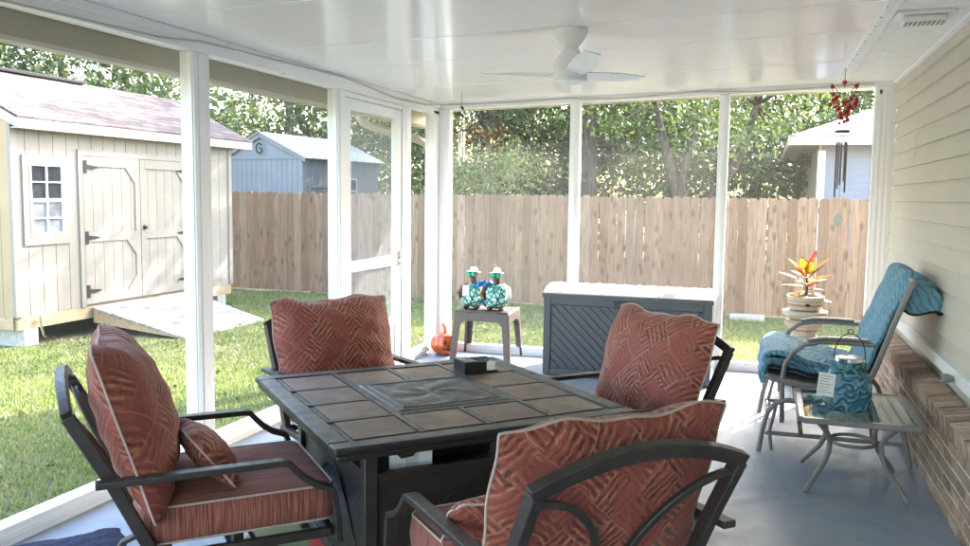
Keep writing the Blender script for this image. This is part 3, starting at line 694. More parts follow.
chairs = [((-2.197, 2.809), -46, 'cushioned patio chair left of the table, seen side on by the screen wall'),
          ((-2.20, 4.31), -126, 'cushioned patio chair behind the table, nearest the screen door'),
          ((-.688, 4.376), 136, 'cushioned patio chair right in front of the grey deck box'),
          ((-.59, 2.63), 45, 'nearest cushioned patio chair, its arched black back rail towards the viewer')]
ch0 = make_chair(); CH = []
for i, ((x, y), d, lab) in enumerate(chairs):
    c = ch0 if i == 0 else copy_tree(ch0)
    c.location = (x, y, 0); c.rotation_euler = (0, 0, R(d)); tag(c, lab, 'armchair', 'matching patio chairs around the table'); CH.append(c)
bpy.context.view_layer.update()
for i, c in enumerate(CH):
    for k in bpy.data.objects:
        if k.parent == c and k.name.startswith('back_cushion'):
            k.rotation_euler = (R(107), 0, R((-4, 0, 0, 0)[i])); k.scale = ((1, 1.12, 1.1) if i == 0 else (.94, 1, 1) if i == 1 else (1, 1, 1))
            k.location = [(0, -.22, .775), (.01, -.225, .745), (0, -.225, .75), (0, -.225, .735)][i]
# lumbar pillows
for i, (loc, rot, lab) in enumerate((((.06, .06, .60), (R(128), 0, R(6)), 'small terracotta lumbar pillow lying on the seat of the left front patio chair'), ((-.16, .06, .585), (R(128), 0, R(-12)), 'small terracotta lumbar pillow on the seat of the nearest patio chair, mostly hidden'))):
    c = CH[0] if i == 0 else CH[3]
    mw = Matrix.Translation(c.location) @ Matrix.Rotation(c.rotation_euler.z, 4, 'Z') @ Matrix.Translation(loc) @ Matrix.Rotation(rot[2], 4, 'Z') @ Matrix.Rotation(rot[0], 4, 'X')
    t = thing('lumbar_pillow', lab, 'pillow', group='small pillows on the patio chairs'); t.matrix_world = mw
    b, pp = pillow(.44, .27, .15, .02, 26, seed=9 + i, wr=.003); b.build('pillow_cover', M['pillow'], t); pp.build('piping', M['piping'], t)

# ------------------------------------------------------------------ fire table
tb = thing('patio_table', 'square dark bronze patio table inset with twelve brown slate tiles around a pewter centre lid', 'table', (-1.425, 3.575, 0), R(45.3))
hs = .672; TZ = .74
s = MB()
def frame(o, i, z0, z1): # square ring
    s.box((-o, -o, z0), (o, -i, z1)).box((-o, i, z0), (o, o, z1)).box((-o, -i, z0), (-i, i, z1)).box((i, -i, z0), (o, i, z1))
frame(hs, hs - .085, TZ - .03, TZ); s.build('tabletop_frame', M['tabletop'], tb, bevel=.009, seg=3)
s = MB(); frame(hs - .012, hs - .06, TZ - .055, TZ - .031); s.build('edge_moulding', M['tabletop'], tb, bevel=.006)
inn = hs - .087; cw = 2 * inn / 4
s = MB().box((-inn, -inn, TZ - .028), (inn, inn, TZ - .006)); s.build('tabletop_bed', M['tabletop'], tb)
s = MB(); s2 = MB()
for i in range(4):
    for j in range(4):
        if 1 <= i <= 2 and 1 <= j <= 2: continue
        x = -inn + i * cw; y = -inn + j * cw
        s.box((x + .018, y + .018, TZ - .006), (x + cw - .018, y + cw - .018, TZ - .0015))
s.build('slate_tile', M['tile'], tb, bevel=.002)
s = MB()
for k in (1, 2, 3):
    q = -inn + k * cw
    if k == 2:
        for a, b in ((-inn, -cw), (cw, inn)): s.box((q - .012, a, TZ - .006), (q + .012, b, TZ + .0005)).box((a, q - .012, TZ - .006), (b, q + .012, TZ + .0005))
    else: s.box((q - .012, -inn, TZ - .006), (q + .012, inn, TZ + .0005)); 
for k in (1, 3):
    q = -inn + k * cw
    for a, b in ((-inn, -inn + cw - .012), (-inn + cw + .012, inn - cw - .012), (inn - cw + .012, inn)): s.box((a, q - .012, TZ - .006), (b, q + .012, TZ + .0005))
s.build('tile_divider', M['tabletop'], tb, bevel=.001)
# centre lid with swirl relief
s = MB(); c0 = cw - .014; ng = 72; V = []
def relief(x, y):
    r = math.hypot(x, y); a = math.atan2(y, x); e = max(abs(x), abs(y)) / c0
    h = 0
    if e < .80: h = .0035 * math.sin(a * 6 + 16 * r) * min(1, r / .06) * min(1, (.80 - e) / .15)
    if .82 < e < .86: h = .004
    if r < .028: h = -.006
    if e > .97: h = -.004
    return TZ + .005 + h
for j in range(ng + 1):
    for i in range(ng + 1):
        x = -c0 + 2 * c0 * i / ng; y = -c0 + 2 * c0 * j / ng; V.append((x, y, relief(x, y)))
s.add(V, [(j * (ng + 1) + i, j * (ng + 1) + i + 1, (j + 1) * (ng + 1) + i + 1, (j + 1) * (ng + 1) + i) for j in range(ng) for i in range(ng)])
s.box((-c0, -c0, TZ - .008), (c0, c0, TZ - .003)); s.build('burner_lid', M['burner'], tb)
MB().lathe([(.03, TZ + .001), (.03, TZ + .004), (.012, TZ + .004), (.010, TZ - .004), (.0001, TZ - .004)], k=20).build('lid_knob', M['black'], tb)
# base cabinet
bs = .475
for sx in (-1, 1):
    for sy in (-1, 1): MB().box((sx * bs - .027, sy * bs - .027, 0), (sx * bs + .027, sy * bs + .027, TZ - .056)).build('leg', M['char'], tb, bevel=.004)
for k in range(4):
    rot = (0, 0, k * math.pi / 2)
    s = MB().box((-bs + .028, -bs - .015, .53), (bs - .028, -bs + .015, .565)).box((-bs + .028, -bs - .015, .06), (bs - .028, -bs + .015, .10)).box((-bs + .028, -bs - .004, .10), (bs - .028, -bs + .006, .53))
    arc = [(-.34 + .68 * i / 16, -bs - .007, .20 + .27 * math.sin(math.pi * i / 16)) for i in range(17)]; s.sweep(arc, .006, .012, (0, 1, 0))
    s.build('side_panel', M['char'], tb, bevel=.002, rot=rot)
s = MB().box((-bs + .03, -bs + .03, .48), (bs - .03, bs - .03, .495)); s.build('inner_shelf', M['char'], tb)
MB().box((-.20, -.20, .50), (.20, .20, .685)).build('burner_box', M['black'], tb)
for sgn in (1, -1):
    s = MB(); pr = [(-bs + .04, .684), (-bs + .26, .684), (-bs + .24, .655), (-bs + .19, .65), (-bs + .17, .625), (-bs + .12, .62), (-bs + .09, .65), (-bs + .04, .655)]
    if sgn > 0: s.prism([(x, -bs - .03, z) for x, z in pr], (0, -.012, 0))
    else: s.prism([(-bs - .03, x, z) for x, z in pr], (-.012, 0, 0))
    s.build('corner_bracket', M['char'], tb, bevel=.002)
bx = thing('white_carton', 'small white carton tucked inside the table base under the top', 'box', (-1.36, 3.17, .4955), R(38)); MB().box((-.08, -.05, 0), (.08, .05, .145)).build('carton_body', M['paper'], bx, bevel=.002); MB().box((-.035, -.0515, .02), (.02, -.0505, .13)).build('printed_panel', M['lampglass'], bx)
# black holder on table
ho = thing('coaster_holder', 'small black open sided box with a clear glass dish in it on the table top', 'holder', (-1.40, 4.12, TZ + .001), R(45))
s = MB().box((-.095, -.07, 0), (.095, .07, .006)).box((-.095, -.07, .006), (-.088, .07, .055)).box((.088, .02, .006), (.095, .07, .055)).box((-.088, -.07, .006), (.03, -.063, .055)).box((-.088, .063, .006), (.088, .07, .055)).box((-.095, -.07, .0555), (-.02, .07, .060))
s.build('tray', M['black'], ho, bevel=.001)
MB().lathe([(.045, .007), (.062, .012), (.066, .052), (.06, .053), (.056, .018), (.0001, .014)], (.015, 0, 0), 24).build('glass_dish', M['clearglass'], ho)
MB().box((.02, -.068, .01), (.08, -.064, .05)).build('white_liner', M['paper'], ho)

# rug, navy cushion
rg = MB().box((-2.30, 2.0, .0035), (-.55, 4.15, .0095)).build('rug', M['rug'], bevel=.002); tag(rg, 'floral rug in red, cream and olive under the patio table', 'rug')
b, pp = pillow(.5, .42, .12, .01, 20, seed=5); nv = thing('navy_cushion', 'dark navy cushion lying on the floor by the left screen wall', 'cushion', (-2.84, 2.82, .062), R(50)); b.build('cushion_cover', M['navy'], nv); pp.build('piping', M['navy'], nv)

# ------------------------------------------------------------------ deck box
db = thing('deck_box', 'large charcoal grey resin storage box with diagonal plank front and curved lid coloured as sunlit', 'storage box', (-1.14, 7.86, 0))
w, d, hb_ = .755, .355, .765
s = MB().box((-w, -d + .02, .01), (w, d, hb_ - .03))
s.box((-w, -d, .01), (-w + .07, -d + .02, hb_ - .03)).box((w - .07, -d, .01), (w, -d + .02, hb_ - .03)).box((-w + .07, -d, .01), (w - .07, -d + .02, .07)).box((-w + .07, -d, hb_ - .10), (w - .07, -d + .02, hb_ - .03)).box((-.02, -d + .002, .07), (.02, -d + .02, hb_ - .10))
s.build('box_body', M['deckbox'], db, bevel=.006)
def clip(poly, a, b, c):  # keep a*x+b*y<=c
    out = []
    for i in range(len(poly)):
        p, q = poly[i - 1], poly[i]; fp, fq = a * p[0] + b * p[1] - c, a * q[0] + b * q[1] - c
        if (fp <= 0) != (fq <= 0):
            t = fp / (fp - fq); out.append((p[0] + (q[0] - p[0]) * t, p[1] + (q[1] - p[1]) * t))
        if fq <= 0: out.append(q)
    return out
s = MB()
for side in (-1, 1):
    xa, xb = (-w + .075, -.025) if side < 0 else (.025, w - .075)
    for k in range(-14, 24):
        c0_, c1_ = k * .085, k * .085 + .074
        sg = 1 if side < 0 else -1
        poly = [(xa, .075), (xb, .075), (xb, hb_ - .105), (xa, hb_ - .105)]
        poly = clip(poly, sg * 1, 1, c1_ + (.0)); poly = clip(poly, -sg * 1, -1, -c0_) if poly else poly
        if len(poly) > 2: s.prism([(x, -d + .019, z) for x, z in poly], (0, -.011, 0))
s.build('plank_panel', M['deckbox'], db, bevel=.002, seg=1)
s = MB(); n = 14; pr = [(-d - .012, hb_ - .03), (-d - .012, hb_ + .005)] + [(-d - .012 + (2 * d + .024) * i / n, hb_ + .005 + .066 * math.sin(math.pi * (i / n) ** .85)) for i in range(1, n)] + [(d + .012, hb_ + .005), (d + .012, hb_ - .03)]
s.prism([(-w - .01, y, z) for y, z in pr], (2 * w + .02, 0, 0)); ld = s.build('lid', M['lid'], db, bevel=.004)
s = MB()
for i in range(12):
    x = -w + .06 + i * (2 * w - .12) / 11; s.sweep([(x, y, z + .003) for y, z in pr[1:-1]], .014, .004)
s.build('lid_rib', simple('sunlit_lid_rib', (.45, .45, .46), .5, var=.04), ld, bevel=.003)  # lighter colour paints the light caught along the moulded ribs
MB().box((-w - .012, -d - .016, hb_ - .034), (w + .012, -d - .011, hb_ - .002)).build('lid_lip', M['deckbox'], ld, bevel=.002)
s = MB().box((-.10, -d - .014, hb_ - .115), (.10, -d, hb_ - .045)).box((-.055, -d - .018, hb_ - .09), (.055, -d - .0142, hb_ - .055)); s.build('latch', M['char'], db, bevel=.003)

# ------------------------------------------------------------------ resin side stool
st = thing('side_stool', 'brown moulded resin stool carrying the two turtle figures', 'stool', (-2.645, 8.14, 0), R(1))
s = MB().box((-.285, -.225, .485), (.285, .225, .505)); s.build('stool_top', M['brownplastic'], st, bevel=.008)
def skirt(L, rot, off):
    pts = [(-L, .484), (-L - .035, 0), (-L + .025, 0), (-L + .055, .30)]
    for i in range(7):
        a = R(180 - 90 * i / 6); pts.append((-L + .135 + .08 * math.cos(a), .32 + .08 * math.sin(a)))
    pts += [(-x, z) for x, z in pts[::-1]]
    s = MB().prism([(x, off + (.484 - z) * -.07, z) for x, z in pts], (0, .02, 0)); return s
for k in range(4):
    L, off = (.28, -.225) if k % 2 == 0 else (.22, -.285)
    skirt(L, 0, off).build('leg_skirt', M['brownplastic'], st, bevel=.003, rot=(0, 0, k * math.pi / 2))

# turtle figurines
def turtle(loc, rz, label, tagged):
    t = thing('turtle_figurine', label, 'figurine', loc, rz, 'turtle figurines on the stool'); t.scale = (1.2, 1.2, 1.2)
    s = MB().ball((0, 0, .115), .105, 28, 16, (1.14, .98, 1.02)); s.build('shell_globe', M['mosaic'], t)
    for q in (-1, 1): MB().ball((q * .05, -.055, .018), .03, 12, 7, (.9, 1.4, .6)).build('foot', M['turtleskin'], t)
    s = MB(); s.tube([(.0, .01, .2), (.0, -.012, .235), (0, -.02, .27)], [.035, .028, .026], 10); s.build('neck', M['turtleskin'], t)
    s = MB().ball((0, -.03, .29), .036, 16, 10, (1, 1.15, .95)).ball((0, -.06, .278), .02, 12, 8, (1.2, 1, .7)); hd = s.build('head', M['turtleskin'], t)
    for q in (-1, 1):
        m_ = Matrix.Rotation(R(90), 4, 'X')
        MB().lathe([(.0001, .008), (.013, .008), (.019, .003), (.019, -.003), (.0001, -.004)], (q * .021, -.071, .297), 16, m_).build('lens', M['greenlens'], hd)
    MB().lathe([(.062, .0), (.064, .003), (.04, .010), (.033, .014), (.028, .038), (.012, .046), (.0001, .047)], (0, -.02, .31), 24, Matrix.Rotation(R(-8), 4, 'X')).build('hat', M['hatmat'], t)
    for q in (-1, 1):
        MB().tube([(q * .05, -.0, .205), (q * .095, -.03, .175), (q * .112, -.07, .125), (q * .09, -.09, .095)], [.022, .026, .026, .012], 10).build('flipper', M['hatmat'] if q > 0 else M['turtleskin'], t)
    if tagged:
        MB().box((-.055, -.113, .12), (.005, -.111, .205)).build('price_tag', M['paper'], t)
    return t
turtle((-2.77, 8.09, .506), R(-8), 'left turtle figurine with a price tag, straw hat and green sunglasses', True)
turtle((-2.52, 8.06, .506), R(6), 'right turtle figurine with a pale flipper raised, straw hat and green sunglasses', False)
s = MB(); n = 16
for k in range(3): s.tube([(-2.745 + .21 * i / n, 8.03 + .012 * math.sin(i + k), .765 - .016 * k + .024 * math.sin(math.pi * i / n) + .006 * math.sin(i * 1.7 + k)) for i in range(n + 1)], .014, 8)
s.ball((-2.655, 8.04, .72), .045, 14, 9, (1, .5, 1)).ball((-2.64, 8.05, .62), .05, 14, 9, (.7, .5, 1.8))
sf = s.build('blue_scarf', M['bluescarf']); tag(sf, 'shiny blue scarf draped between the two turtle figurines', 'scarf')

# pumpkin
pk = thing('pumpkin', 'glossy orange ceramic jack o lantern on the floor beside the stool', 'pumpkin', (-3.10, 8.10, 0)); pk.scale = (1.1, 1.1, 1.1)
fn = lambda a, z: 1 - .06 * abs(math.sin(a * 4.5)) ** .5 * 0 - .07 * (1 - abs(math.cos(a * 5)))
prof = [(.05 + .0, .0)] + [(.055 + .078 * math.sin(math.pi * i / 14) ** .7, .004 + .21 * i / 14 - .0) for i in range(1, 14)] + [(.03, .207), (.001, .198)]
pr_ = MB().lathe(prof, k=60, fn=fn).build('pumpkin_shell', M['pumpkin'], pk)
MB().tube([(0, 0, .195), (.004, 0, .23), (0, 0, .262), (-.012, 0, .29), (-.022, -.004, .30)], [.022, .015, .012, .01, .007], 10).build('stem', M['pumpkin'], pk)
s = MB()
def patch(pts, rr=.131):
    # polygon (angle deg, height) draped on the shell
    return [(rr * math.cos(R(a)), rr * math.sin(R(a)), z) for a, z in pts]
for pts in (((-75, .12), (-58, .12), (-66, .16)), ((-42, .12), (-25, .12), (-34, .16)), ((-55, .095), (-46, .095), (-50, .112))): s.prism(patch(pts, .124), Vector(patch([(sum(p[0] for p in pts) / 3, 0)], .012)[0]))
for k in range(7): s.prism(patch([(-80 + k * 9, .06 + .004 * abs(k - 3)), (-71 + k * 9, .06 + .004 * abs(k - 3)), (-73 + k * 9, .08), (-78 + k * 9, .08)], .122), Vector(patch([(-76 + k * 9, 0)], .012)[0]))
s.build('carved_face', M['pumpkinhole'], pk)

# ------------------------------------------------------------------ planter + croton
pl = thing('plant_stand', 'stacked banded pottery pedestal under the potted croton', 'plant stand', (.385, 7.93, 0))
MB().lathe([(.14, 0), (.16, .02), (.155, .06), (.11, .14), (.10, .22), (.12, .34), (.155, .37), (.16, .39), (.14, .395), (.115, .43), (.105, .47), (.14, .53), (.165, .55), (.165, .575), (.13, .58), (.12, .60), (.17, .63), (.19, .645), (.19, .672), (.165, .675), (.001, .675)], k=40).build('pedestal', M['pot'], pl)
pt = thing('potted_croton', 'croton with orange, yellow and red leaves in a cream banded pot', 'potted plant', (.385, 7.93, .676))
MB().lathe([(.11, 0), (.135, .01), (.148, .05), (.150, .095), (.158, .10), (.158, .128), (.146, .13), (.14, .105), (.001, .1)], k=40).build('pot', M['pot'], pt)
MB().lathe([(.138, .106), (.001, .115)], k=24).build('soil', M['soil'], pt)
s = MB(); stems = MB(); r_ = random.Random(5)
stems.tube([(0, 0, .1), (.01, 0, .2), (0, .0, .33)], [.01, .008, .005], 8)
for k in range(30):
    t = k / 30; a = k * 2.4; zb = .12 + .22 * t; el = R(0 + 74 * t ** 1.2 + r_.uniform(-14, 14)); L = .10 + .11 * r_.random() + .04 * t ; wd = .026 + .016 * r_.random()
    ax = Vector((math.cos(a), math.sin(a), 0)); di = Vector((ax.x * math.cos(el), ax.y * math.cos(el), math.sin(el))); sd = Vector((-ax.y, ax.x, 0)); nn = di.cross(sd)
    b0 = Vector((0, 0, zb)) + di * .03; rows = []; m = 9
    for i in range(m):
        q = i / (m - 1); c_ = b0 + di * L * q + nn * (-.05 * q * q); ww = wd * math.sin(math.pi * min(1, q * .93 + .05)) ** .8
        for w_ in (-1, 0, 1): rows.append(c_ + sd * w_ * ww + nn * (.35 * ww * abs(w_)) * -1)
    s.add(rows, [(3 * i + j, 3 * i + j + 1, 3 * i + 4 + j, 3 * i + 3 + j) for i in range(m - 1) for j in (0, 1)])
    stems.tube([(0, 0, zb - .01), tuple(b0)], .003, 5)
s.build('leaves', M['croton'], pt); stems.build('stem', M['bark'], pt)

# ------------------------------------------------------------------ glider
gl = thing('glider_chair', 'taupe metal glider armchair with woven sling by the brick wall', 'glider chair', (.5, 6.25, 0))
yn, yf = -.5, .5
def T(mb, name, mat, par=gl, **k): return mb.build(name, mat, par, **k)
for y, q in ((yn, -1), (yf, 1)):
    yo = y + q * .03
    # fixed stand : A-shaped tube loop
    pts = [(-.47, yo, .0), (-.45, yo, .15), (-.42, yo, .27), (-.37, yo, .33), (-.30, yo, .355), (.25, yo, .355), (.31, yo, .33), (.36, yo, .27), (.40, yo, .15), (.43, yo, 0)]
    T(MB().tube(pts, .0165, 12), 'stand_leg', M['taupe'])
    T(MB().tube([(-.39, yo - q * .0, .012), (-.405, yo - q * .04, .13), (-.37, yo - q * .05, .30)], .012, 10), 'stand_brace', M['taupe'])
    for x in (-.24, .19): T(MB().bar((x, yo - q * .028, .33), (x + .03, yo - q * .028, .12), .028, .006, (0, 1, 0)), 'swing_link', M['rust'])
    T(MB().tube([(-.40, yo - q * .05, .115), (.42, yo - q * .05, .115)], .014, 10), 'glide_rail', M['taupe'])
    # seat side + arm loop + back
    y2 = y - q * .03
    arm = [(-.33, y2, .19), (-.335, y2, .34), (-.34, y2, .48), (-.325, y2, .58), (-.28, y2, .66), (-.21, y2, .715), (-.12, y2, .738), (.0, y2, .742), (.20, y2, .74)]
    T(MB().tube(arm, .0155, 12), 'armrest', M['taupe'])
    T(MB().sweep([(-.2, y2, .745), (-.1, y2, .765), (.05, y2, .768), (.17, y2, .762)], .05, .02, (0, 1, 0)), 'arm_pad', M['taupe'], bevel=.008)
    T(MB().sweep([(-.44, y2, .50), (-.40, y2, .475), (-.2, y2, .445), (.10, y2, .43), (.17, y2, .47), (.22, y2, .60), (.30, y2, .86), (.385, y2, 1.10), (.41, y2, 1.14)], .03, .035, (0, 1, 0)), 'side_rail', M['taupe'], bevel=.008)
T(MB().tube([(-.42, yn, .015 + .1), (-.42, yf, .115)], .012, 8), 'cross_bar', M['taupe'])
T(MB().tube([(.42, yn, .115), (.42, yf, .115)], .012, 8), 'cross_bar', M['taupe'])
path = [(-.455, .30), (-.46, .42), (-.45, .49), (-.42, .50), (-.2, .462), (.10, .445), (.175, .485), (.22, .61), (.30, .87), (.385, 1.11), (.41, 1.145)]
s = MB(); s.sweep([(x, 0, z) for x, z in path], .93, .006, (0, 1, 0)); T(s, 'sling', M['sling'])
T(MB().tube([(.41, yn + .03, 1.145), (.41, yf - .03, 1.145)], .016, 10), 'top_bar', M['taupe'])
# quilt
def sheet(prof, y0, y1, wob, nv=44, seed=0, drop=0):
    P = [Vector((x, 0, z)) for x, z in prof]; L = [0]
    for a, b in zip(P[:-1], P[1:]): L.append(L[-1] + (b - a).length)
    nu = 60; V = []
    def at(t):
        for i in range(len(P) - 1):
            if t <= L[i + 1] + 1e-9:
                k = (t - L[i]) / (L[i + 1] - L[i]); 
                p0 = P[max(i - 1, 0)]; p1 = P[i]; p2 = P[i + 1]; p3 = P[min(i + 2, len(P) - 1)]
                return .5 * ((2 * p1) + (p2 - p0) * k + (2 * p0 - 5 * p1 + 4 * p2 - p3) * k * k + (3 * p1 - p0 - 3 * p2 + p3) * k ** 3)
        return P[-1]
    C = [at(L[-1] * i / nu) for i in range(nu + 1)]
    for i in range(nu + 1):
        tn = (C[min(i + 1, nu)] - C[max(i - 1, 0)]).normalized(); nr = Vector((-tn.z, 0, tn.x)); s_ = i / nu
        for j in range(nv + 1):
            v = j / nv; y = y0 + (y1 - y0) * v + .02 * math.sin(s_ * 11 + seed) * (1 - v) - .02 * math.sin(s_ * 7 + 2) * v
            d = wob * (math.sin(v * 11 + s_ * 5 + seed) * .5 + math.sin(v * 5 - s_ * 13) * .5 + .4 * math.sin(s_ * 31 + v * 17)) 
            p = C[i] + nr * d; zz = p.z
            if drop and v < .24:
                k = max(0, min(1, (s_ - .52) / .10)); k = k * k * (3 - 2 * k)
                q = (.24 - v) / .24; yd = y0 + .03 + .03 * (1 - q) + .012 * math.sin(s_ * 40) * q
                y = y * (1 - k) + (yd if v < .20 else y) * k; zz = zz * (1 - k * q) + k * q * min(zz, drop + .012 * math.sin(s_ * 23))
            V.append((p.x, y, zz))
    m = MB().add(V, [(i * (nv + 1) + j, i * (nv + 1) + j + 1, (i + 1) * (nv + 1) + j + 1, (i + 1) * (nv + 1) + j) for i in range(nu) for j in range(nv)])
    return m, V, nu, nv
qu = thing('quilt', 'teal blue quilt with black edging folded over the glider seat and back', 'quilt', (.5, 6.25, 0))
# back part draped over top
m1, V, nu, nv = sheet([(.10, .49), (.15, .54), (.20, .66), (.27, .86), (.35, 1.08), (.395, 1.175), (.43, 1.19), (.49, 1.165), (.535, 1.12), (.565, 1.06), (.575, 1.0)], -.45, .43, .010, seed=1, drop=.955)
o = m1.build('back_drape', M['quilt'], qu); md = o.modifiers.new('thick', 'SOLIDIFY'); md.thickness = .022; md.offset = 0
edge = [V[nu * (nv + 1) + j] for j in range(nv + 1)]; e2 = [V[i * (nv + 1)] for i in range(int(nu * .60), nu + 1)]
MB().tube(edge, .015, 8).tube(e2, .012, 8).build('edge_binding', M['binding'], qu)
# folded stack on the seat
for k in range(3):
    zo = .034 * k
    m1, V, nu, nv = sheet([(-.455 + .012 * k, .44 + zo * .5), (-.475 + .01 * k, .50 + zo), (-.44, .545 + zo), (-.34, .545 + zo * 1.3), (-.15, .515 + zo), (.02, .49 + zo * .8), (.13, .50 + zo * .5)], -.44 + .01 * k, .44, .008, seed=k * 3)
    o = m1.build('seat_fold', M['quilt'], qu); md = o.modifiers.new('thick', 'SOLIDIFY'); md.thickness = .034; md.offset = 0
    if k < 1: MB().tube([V[i * (nv + 1)] for i in range(nu // 5, nu + 1)], .012, 8).build('edge_binding', M['binding'], qu)

# ------------------------------------------------------------------ glass side table
gt_ = thing('glass_side_table', 'taupe metal side table with green tinted glass top and curved legs', 'side table', (.55, 5.27, 0))
s = MB(); a, b, z = .30, .38, .44
for p, q in (((-a, -b), (a, -b)), ((a, -b), (a, b)), ((a, b), (-a, b)), ((-a, b), (-a, -b))):
    s.bar((p[0] + (0.02 if p[1] == q[1] and p[0] < 0 else -.02 if p[1] == q[1] else 0) * 0, p[1], z), (q[0], q[1], z), .045, .032)
s.build('top_frame', M['taupe'], gt_, bevel=.008)
MB().box((-a + .02, -b + .02, z + .006), (a - .02, b - .02, z + .013)).build('glass_top', M['tableglass'], gt_)
for sx in (-1, 1):
    for sy in (-1, 1):
        pts = []
        for x, zz in ((.235, .43), (.20, .39), (.155, .33), (.135, .27), (.14, .21), (.165, .15), (.205, .09), (.255, .02), (.262, .005)):
            pts.append((sx * x, sy * x * 1.12, zz))
        MB().tube(pts, .0155, 12).build('leg', M['taupe'], gt_)
MB().tube([(.125 * math.cos(2 * math.pi * i / 28), .14 * math.sin(2 * math.pi * i / 28), .245) for i in range(28)], .011, 8, closed=True).build('brace_ring', M['taupe'], gt_)
# jar lantern
jr = thing('glass_jar_lantern', 'blue embossed glass jar lantern with wire handle and paper tag on the side table', 'lantern', (.50, 5.16, .4545))
MB().lathe([(.085, .0), (.108, .006), (.122, .03), (.128, .09), (.126, .16), (.115, .205), (.088, .235), (.075, .25), (.074, .285), (.066, .285), (.068, .25), (.1, .2), (.115, .1), (.11, .03), (.08, .014), (.0001, .012)], k=40).build('jar', M['jarglass'], jr)
MB().lathe([(.078, .283), (.084, .286), (.084, .302), (.078, .306), (.0001, .309)], k=36).build('metal_lid', M['chrome'], jr)
n = 20; MB().tube([(.083 * math.cos(math.pi * i / n), 0, .285 + .155 * math.sin(math.pi * i / n) ** .8) for i in range(n + 1)], .0032, 8).tube([(.014 * math.cos(2 * math.pi * i / 12), 0, .452 + .014 * math.sin(2 * math.pi * i / 12)) for i in range(12)], .003, 6, closed=True).build('wire_handle', M['black'], jr)
s = MB().tube([(-.07, -.05, .25), (-.10, -.075, .245), (-.115, -.09, .215)], .004, 6); s.build('tag_string', M['paper'], jr)
s = MB().box((-.045, -.002, -.065), (.045, .0, .065)); tg = s.build('paper_tag', M['paper'], jr, loc=(-.125, -.115, .16), rot=(R(-4), R(4), R(-12)))
s = MB()
for k in range(7): s.box((-.034, -.0035, .045 - k * .015), (.034 - (k % 3) * .012, -.0022, .048 - k * .015))
s.build('tag_print', M['taupe'], tg)
s = MB(); rr_ = random.Random(2)
for k in range(44):
    a = R(-175 + 4.2 * k); z = .255 + .012 * math.sin(k); s.ball((.086 * math.cos(a), .086 * math.sin(a), z), rr_.uniform(.007, .014), 8, 6)
s.build('bead_trim', simple('dark_beads', (.05, .16, .12), .15, var=.9, ns=60), jr)
s = MB()
for a0, b0 in (((-.02, -.08, .262), (-.13, -.06, .285)), ((-.02, -.08, .262), (-.12, -.07, .235)), ((0, -.08, .262), (.05, -.085, .20)), ((.0, -.08, .262), (.09, -.05, .15))):
    s.sweep([a0, tuple((Vector(a0) + Vector(b0)) / 2 + Vector((0, -.015, .01))), b0], .022, .004, (0, .2, 1))
s.ball((-.01, -.085, .262), .018, 10, 7); s.build('ribbon', M['quilt'], jr)
s = MB().sweep([(-.10, -.08, .004), (-.15, -.1, .006), (-.19, -.08, .012), (-.18, -.03, .006), (-.11, -.0, .004)], .03, .004, (0, 0, 1)); s.build('ribbon_tail', M['quilt'], jr)
stn = MB().ball((1.03, 5.30, .652), .045, 16, 10, (.7, 1.25, .5)).ball((1.0, 5.24, .645), .026, 12, 8, (.8, 1, .5)); o = stn.build('pebble', M['stone']); tag(o, 'small grey stone resting on the brick ledge', 'stone')

# ------------------------------------------------------------------ wind chimes
wc = thing('butterfly_wind_chime', 'wind chime with a red beaded butterfly and dark metal tubes near the right post', 'wind chime', (.57, 7.3, 2.69))
MB().tube([(0, 0, 0), (0, 0, -.16)], .0025, 6).build('hanger', M['black'], wc)
s = MB()
for q in (-1, 1):
    loop = [(q * (.012 + .10 * math.sin(math.pi * i / 14) * (1 - .25 * i / 14)), 0, -.30 + .17 * math.sin(2 * math.pi * i / 28) + .05 * math.cos(math.pi * i / 14)) for i in range(15)]
    s.tube(loop, .003, 6)
s.build('butterfly_wire', M['black'], wc)
s = MB(); rr_ = random.Random(8)
for k in range(110):
    q = rr_.choice((-1, 1)); x = rr_.uniform(.0, .10); z = -.215 - .12 * rr_.random() - .1 * (x < .04) * rr_.random() + (x - .05) * .6
    s.ball((q * x, rr_.uniform(-.012, .012), z), rr_.uniform(.0075, .013), 7, 5)
for x, z in ((0, -.115), (-.088, -.145), (.088, -.145), (0, -.27)): MB().ball((x, 0, z), .018, 10, 7).build('large_bead', M['red'], wc)
s.build('beadwork', M['red'], wc)
s = MB().tube([(0, 0, -.30), (0, 0, -1.12)], .0015, 5).tube([(-.09, 0, -.145), (0, 0, -.10), (.09, 0, -.145)], .0015, 5); s.build('string', M['taupe'], wc)
MB().lathe([(.001, -.49), (.055, -.49), (.055, -.505), (.001, -.505)], k=20).build('chime_plate', M['black'], wc)
for k in range(5):
    a = k * 1.257 + .3; x, y = .038 * math.cos(a), .038 * math.sin(a); L = (.40, .34, .44, .37, .31)[k]
    MB().tube([(x, y, -.58), (x, y, -.58 - L)], .0075, 10).tube([(x, y, -.505), (x, y, -.58)], .001, 4).build('chime_tube', M['taupe'], wc)
MB().prism([(0, -.002, -1.13), (.045, -.002, -1.20), (0, -.002, -1.27), (-.045, -.002, -1.20)], (0, .004, 0)).build('wind_sail', M['paper'], wc, rot=(0, 0, R(15)))
wc = thing('spiral_wind_chime', 'slim silver wind chime under a black and white twisted finial near the corner post', 'wind chime', (-2.75, 7.6, cz(-2.75)))
s = MB().tube([(0, 0, 0), (0, 0, -.12)], .002, 6); s.ball((0, 0, -.135), .014, 10, 7); s.build('hanger', M['black'], wc)
